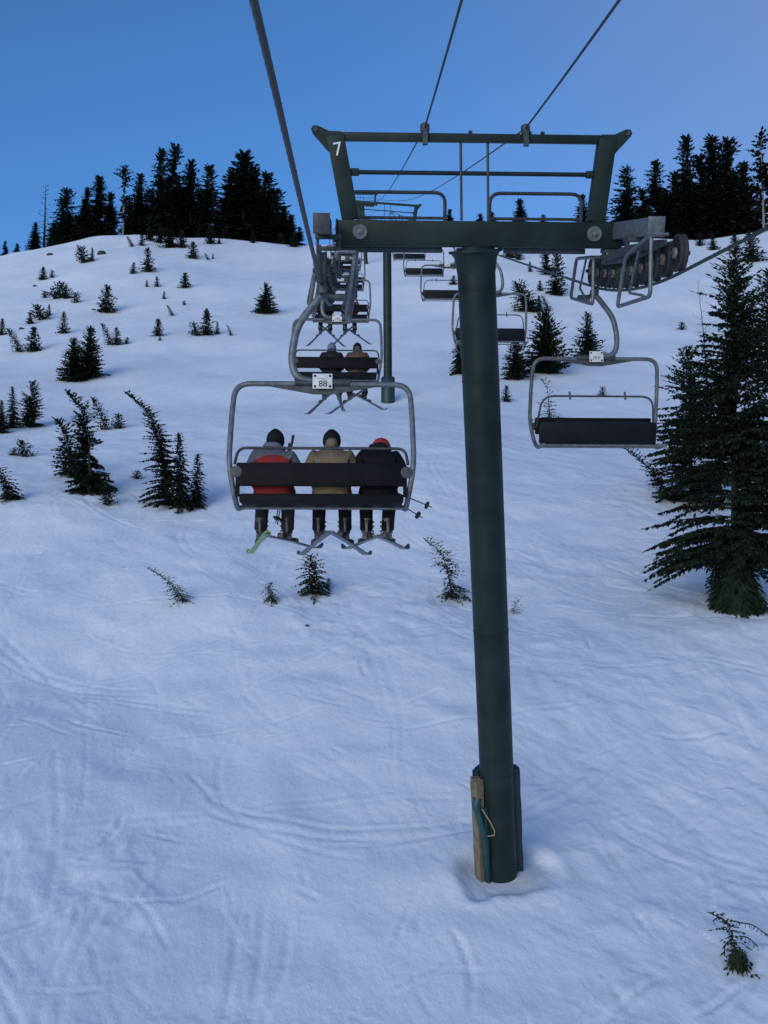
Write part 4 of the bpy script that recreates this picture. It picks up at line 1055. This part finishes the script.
# --- small saplings scattered over the upper slope
small = [Tree(50 + i).grow(2.0, .55 + .12 * (i % 3), 140, .13, .30, .065, droop=.15 + .1 * (i % 2), lift=.25, power=1.0, ragged=.5, lean=(-.05 * (i % 3), 0), extra=1).single(ND) for i in range(6)]
lump = [Tree(60 + i).grow(1.2, .60, 90, .14, .28, .065, droop=.2, lift=.45, power=.5, ragged=.6, lean=(-.3 + .3 * i, 0), extra=1).single(ND) for i in range(3)]
lean_s = Tree(66).grow(1.9, .5, 110, .14, .28, .06, droop=.2, lift=.15, power=.6, ragged=.5, lean=(-.5, 0), extra=1).single(ND)
G_S = "saplings scattered over the upper slope"
S = [  # px, py, height, kind, width, label
 (33, 352, 26, 's', 1.2, "sapling with a dense cone shape left of the touching fir pair"),
 (30, 324, 12, 's', 1.2, "small sapling directly above the dense cone shaped one"),
 (42, 320, 13, 'l', 1.5, "low sprawling sapling right above the dense cone shaped one"),
 (49, 316, 12, 's', .8, "short spike at the right end of the low sprawling sapling"),
 (64, 334, 23, 's', .8, "slim tiered sapling above the touching fir pair"),
 (19, 352, 20, 'n', 1.0, "sapling leaning left beside the dense cone shaped one at the left edge"),
 (2, 335, 17, 's', 1., "sapling cut by the left picture edge halfway up the slope"),
 (110, 345, 19, 'n', .8, "left sapling of a thin forked pair right of the touching firs"),
 (117, 345, 18, 's', .9, "right sapling of a thin forked pair right of the touching firs"),
 (126, 344, 6, 'l', 1., "tiny tuft right of the thin forked pair"),
 (106, 313, 29, 's', 1.15, "pale tipped sapling alone between the sprawling clump and the slope centre"),
 (56, 299, 15, 'l', 1.3, "middle of the sprawling dark sapling row on the left slope"),
 (66, 299, 11, 'l', 1.2, "right half of the sprawling dark sapling row on the left slope"),
 (45, 298, 6, 'l', 1.2, "tuft at the left end of the sprawling dark sapling row"),
 (76, 303, 9, 'l', 1.1, "flat tuft at the lower right end of the sprawling dark sapling row"),
 (43, 280, 14, 's', 1.2, "small bushy sapling above the sprawling dark sapling row"),
 (52, 278, 7, 'l', .8, "tuft touching the small bushy sapling's right side"),
 (84, 263, 14, 'l', 1.2, "clumped sapling high on the left slope below the snag"),
 (92, 261, 14, 's', .7, "spiky sapling at the right of the high clumped one"),
 (148, 272, 25, 's', .9, "tiered sapling midway up, tallest below the forest edge on the left"),
 (133, 274, 12, 's', .9, "short sapling just left of the tiered one below the forest"),
 (185, 288, 16, 's', 1.3, "rounded sapling alone at mid slope below the forest"),
 (157, 287, 11, 's', .9, "short dark sapling left of the rounded one"),
 (147, 287, 7, 's', .9, "tiny tip left of the short dark sapling"),
 (164, 299, 8, 's', .9, "tiny tip below the short dark sapling"),
 (184, 305, 4, 'l', 1., "tiny tuft below the rounded sapling"),
 (172, 316, 9, 'n', 1., "tiny tip leaning left above the lone square sapling"),
 (158, 336, 18, 's', 1.2, "lone square looking sapling in the middle of the left slope"),
 (160, 341, 4, 'l', 1., "tuft in front of the lone square looking sapling"),
 (207, 335, 27, 's', .9, "tallest of the sapling trio left of the lone wide fir"),
 (196, 336, 12, 'l', 1.0, "lowest of the sapling trio left of the lone wide fir"),
 (217, 334, 13, 's', .7, "thin spike of the sapling trio left of the lone wide fir"),
 (231, 336, 9, 'n', .8, "tiny tip right of the sapling trio"),
 (105, 430, 29, 'n', .8, "sparse sapling bending left, right behind the ragged hemlock"),
 (118, 429, 14, 'l', 1.1, "low tuft right of the sparse bending sapling"),
 (25, 457, 16, 'l', 1.1, "rounded buried tuft near the left edge"),
 (13, 456, 7, 'l', 1.1, "tiny tuft left of the rounded buried tuft"),
 (107, 505, 18, 'l', 1., "drooping tuft at the right foot of the ragged hemlock"),
 (137, 479, 8, 'l', 1.4, "flat tuft left of the bowed hemlock clump"),
 (178, 514, 7, 'l', .9, "tiny tuft in front of the bowed hemlock clump"),
 (193, 259, 18, 's', 1.1, "sapling in front of the right end of the dark band below the forest"),
 (170, 248, 20, 's', 1.4, "bushy sapling in the dark band below the forest, widest of the band"),
 (182, 248, 19, 's', 1.1, "sapling in the dark band below the forest, beside the widest one"),
 (160, 243, 17, 's', 1.2, "sapling in the dark band below the forest, left of the widest one"),
 (150, 241, 15, 's', 1.0, "sapling at the left end of the dark band below the forest"),
 (142, 246, 14, 's', .9, "sapling just below the left end of the dark band"),
 (132, 247, 9, 'n', 1., "small tip below the pale trunk of the forest edge"),
 (198, 236, 9, 's', .9, "tip at the snow line between dark band and tall sapling"),
 (210, 244, 20, 's', 1., "tall sapling on the snow line right of the dark band"),
 (219, 244, 8, 's', .9, "tiny sapling at the right foot of the tall snow line one"),
 (227, 239, 9, 'l', 1.1, "low tuft on the snow line below the wide forest conifer"),
 (253, 243, 13, 's', .9, "sapling on the snow line below the middle of the wide conifers"),
 (281, 243, 13, 's', 1.2, "sapling on the snow line near the right forest end"),
 (294, 247, 15, 's', 1.1, "sapling at the right forest end beside the rope"),
 (208, 260, 6, 'n', 1., "tiny tip at mid slope below the tall snow line sapling"),
 (213, 259, 6, 's', .7, "tiny spike right of the tiny tip at mid slope"),
 (207, 318, 10, 's', 1., "small sapling above the trio left of the lone wide fir"),
 (540, 291, 11, 's', 1.1, "small sapling left of the tall narrow fir behind the downhill rope"),
 (539, 311, 16, 's', .9, "small sapling right of the low leaning fir clump"),
 (548, 311, 13, 'n', .9, "small bent sapling second right of the low leaning fir clump"),
 (530, 272, 11, 's', .8, "thin sapling left of the narrow fir pair behind the downhill rope"),
 (506, 402, 17, 's', 1.1, "small dark sapling at the right edge of the pole level with the empty chair"),
 (602, 396, 8, 'l', 1., "little brown tuft in line with the restraint bar of the nearest empty chair"),
 (511, 258, 12, 'l', 1.2, "tuft under the crossarm just right of the pole"),
 (519, 260, 10, 'l', 1., "second tuft under the crossarm right of the pole"),
 (453, 285, 10, 's', 1.2, "small sapling touching the left edge of the pole below the crossarm"),
 (454, 269, 6, 'l', 1., "tiny tuft at the left edge of the pole under the collar"),
 (713, 250, 17, 's', 1., "sapling on the snow below the right forest"),
 (700, 246, 13, 's', 1., "short sapling left of the one below the right forest"),
 (735, 254, 22, 's', 1.1, "sapling below the right forest beside the downhill rope"),
 (752, 262, 32, 's', 1.2, "largest sapling below the right forest at the picture edge"),
 (682, 330, 8, 'l', 1., "tiny tuft left of the thin bare sapling"),
]
for i, (px, py, hp, kd, sx, lab) in enumerate(S):
    me = {'s': small[i % 6], 'l': lump[i % 3], 'n': lean_s}[kd]; h0 = {'s': 2.1, 'l': 1.25, 'n': 1.7}[kd]
    put_tree("sapling", me, px, py, hp, h0, lab, "sapling", G_S, (i * 1.7) if kd != 'n' else .2 * (i % 3), None, sx)

def boulder(px, py, wpx, label):
    X, D, Z = on_ground(px, py); r = random.Random(int(px)); w = wpx * D / F / 2
    bm = bmesh.new(); bmesh.ops.create_icosphere(bm, subdivisions=3, radius=1)
    for v in bm.verts:
        n = math.sin(v.co.x * 3.1 + px) * .12 + math.sin(v.co.y * 4.3 + 2 * px) * .10 + math.sin(v.co.z * 5 + v.co.x * 4) * .08
        v.co *= 1 + n; v.co.z *= .55
    me = bpy.data.meshes.new("boulder"); bm.to_mesh(me); bm.free(); me.materials.append(M['rock'])
    o = link(bpy.data.objects.new("boulder", me)); o.matrix_world = Matrix.Translation(W(X, D, Z)) @ Matrix.Diagonal((w, w, w, 1))
    tag(o, label, "boulder", "dark stones poking out of the snow")
boulder(102, 254, 10, "dark boulder on the snow below the left forest edge")
boulder(50, 255, 7, "small dark stone on the snow below the bare snag")
boulder(307, 626, 4, "small dark stone on open snow below the dense conifer tip")
boulder(35, 286, 4, "small dark stone left of the small bushy sapling")
boulder(22, 329, 6, "flat dark stone above the leaning sapling at the left edge")

# --- forest along the crest
fp = []
for i in range(7):
    fp.append(Tree(80 + i).grow(14, 2.7 + .45 * (i % 3), 380, .42, 1.1, .20, droop=.3 + .1 * (i % 2), lift=.1 + .05 * (i % 3), bare=.06 + .05 * (i % 2), power=[.75, .55, .9][i % 3], ragged=.6, extra=2, gaps=.35, tip=.5, trunk_r=.2, hang=.3).meshes(NF, BK))
old = [Tree(95 + i).grow(14, 2.4, 190, .42, 1.1, .22, droop=.35, lift=.05, bare=.26, power=.45, ragged=.7, extra=2, gaps=1.2, tip=.4, trunk_r=.22, hang=.3).meshes(NF, M['pale_bark']) for i in range(2)]
dead = Tree(99).grow(13, 1.9, 44, .5, .5, .09, droop=.2, lift=.0, bare=.12, power=.5, ragged=.7, extra=1, tip=.4, trunk_r=.26).meshes(NF, BK)
G_FL, G_FR = "forest conifers on the left crest", "forest conifers on the right crest"
FL = [ # px, top y, D, kind, width, label
 (5, 240, 166, 0, 1.2, "tiny conifer on the skyline at the left picture edge"),
 (17, 243, 167, 1, 1.2, "tiny conifer second on the skyline from the left picture edge"),
 (35, 221, 166, 2, 1.1, "short conifer in front of the bare snag on the left crest"),
 (44, 181, 168, 'd', 1., "bare snag with one long limb at the left end of the crest forest"),
 (53, 222, 170, 1, 1.2, "short bushy conifer between the snag and the open lacy conifer"),
 (65, 186, 167, 4, 1.0, "open lacy conifer right of the snag on the crest"),
 (83, 197, 168, 0, .9, "conifer with a blunt top right of the lacy one"),
 (86, 184, 173, 3, .8, "conifer behind the blunt topped one on the left crest"),
 (98, 172, 168, 5, .95, "tall pointed conifer left of the pale trunk"),
 (110, 190, 172, 6, 1.1, "conifer filling the gap left of the pale trunk"),
 (123, 162, 167, 'o', .9, "conifer showing a pale bare lower trunk on the left crest"),
 (139, 170, 171, 2, .9, "conifer just right of the pale trunk"),
 (150, 186, 175, 4, 1.3, "darker conifer in the dip left of the two tallest"),
 (160, 142, 168, 3, .85, "tall shaggy conifer, left one of the tallest two on the crest"),
 (174, 139, 170, 1, .8, "tall slender conifer, right one of the tallest two on the crest"),
 (168, 175, 166, 0, 1.1, "conifer filling between the feet of the tallest two"),
 (190, 155, 169, 5, .95, "conifer directly right of the tallest two"),
 (199, 186, 175, 6, 1.3, "dark filler conifer left of the flat topped one"),
 (208, 160, 168, 0, 1.05, "flat topped conifer left of the gap on the crest"),
 (222, 196, 174, 2, 1.2, "short conifer in the gap left of the wide conifer"),
 (231, 165, 172, 6, 1.1, "left shoulder conifer of the wide dark group"),
 (243, 146, 168, 5, 1.5, "widest dark conifer of the right half of the left crest"),
 (254, 163, 172, 2, 1.3, "conifer behind the right shoulder of the widest dark one"),
 (266, 168, 167, 0, 1.3, "conifer right of the widest dark one"),
 (274, 187, 170, 4, 1.3, "stepped down conifer near the right forest end"),
 (283, 205, 168, 2, 1.3, "low conifer near the right forest end"),
 (291, 213, 167, 3, 1.3, "low ragged conifer second from the right forest end"),
 (299, 226, 166, 0, 1.6, "lowest conifer at the right forest end beside the rope"),
 (76, 214, 172, 6, 1.2, "low filler conifer behind the lacy one"),
 (130, 200, 174, 6, 1.3, "low filler conifer right behind the pale trunk"),
 (181, 185, 174, 3, 1.3, "low filler conifer behind the right of the tallest two"),
]
FR = [
 (583, 192, 172, 2, 1.0, "conifer behind the right head post of the tower, left side"),
 (602, 198, 173, 0, 1.0, "conifer behind the right head post of the tower, right side"),
 (627, 163, 170, 4, .95, "pointed conifer standing clear right of the tower head"),
 (643, 186, 173, 6, 1.1, "short conifer between the pointed one and the broad one on the right crest"),
 (658, 156, 169, 0, 1.1, "broad conifer with a blunt top on the right crest"),
 (676, 168, 172, 2, 1.2, "round shouldered conifer right of the broad blunt one"),
 (688, 128, 168, 3, .95, "tall conifer, leftmost of the three tall right crest ones"),
 (702, 150, 173, 6, 1.3, "dark filler conifer between the tall right crest ones"),
 (714, 129, 169, 5, 1.1, "tall conifer, middle of the three tall right crest ones"),
 (731, 133, 168, 1, 1.1, "tall conifer, right of the three tall right crest ones"),
 (745, 158, 172, 2, 1.2, "dark conifer left of the one with the visible trunk"),
 (764, 124, 166, 'o', 1.0, "tall conifer with a visible pale trunk at the right picture edge"),
 (782, 140, 170, 3, 1.1, "conifer cut by the right picture edge"),
 (667, 192, 167, 4, 1.3, "low conifer in front of the broad one on the right crest"),
 (695, 180, 167, 0, 1.4, "low conifer in front of the leftmost tall right crest one"),
 (722, 185, 167, 6, 1.4, "low conifer in front of the middle tall right crest one"),
 (650, 205, 166, 2, 1.3, "lowest conifer at the foot of the broad one"),
 (744, 200, 167, 4, 1.4, "low conifer at the foot of the right tall one"),
]
def forest(table, grp):
    for i, (px, yt, D, kd, sx, lab) in enumerate(table):
        X = (px - 384) / F * D; Z = float(ground(X, D)); hp = (512 - yt) / F * D - Z
        me = dead if kd == 'd' else old[i % 2] if kd == 'o' else fp[kd]
        h0 = 13.2 if kd == 'd' else 14.3
        put_tree("bare_snag" if kd == 'd' else "conifer_tree", me, px, 0, hp * F / D, h0, lab, "snag" if kd == 'd' else "conifer", grp, i * 1.3, D, sx * min(1.3, max(.75, 14 / max(hp, 1))) ** .5 if hp > 6 else sx * 1.1)
forest(FL, G_FL); forest(FR, G_FR)
SK = [(450, 208, "small skyline conifer above the crossarm left of the tie rods"), (480, 213, "tiny skyline conifer between the two tie rods"), (492, 211, "tiny skyline conifer just right of the tie rods"), (520, 197, "skyline conifer framed by the right handrail"), (543, 214, "tiny skyline conifer right of the one in the handrail")]
for i, (px, yt, lab) in enumerate(SK):
    D = 164; X = (px - 384) / F * D; Z = float(ground(X, D)); hp = (512 - yt) / F * D - Z
    put_tree("conifer_tree", fp[i], px, 0, hp * F / D, 14.3, lab, "conifer", "conifers on the skyline over the crossarm", i * 2., D, 1.5)
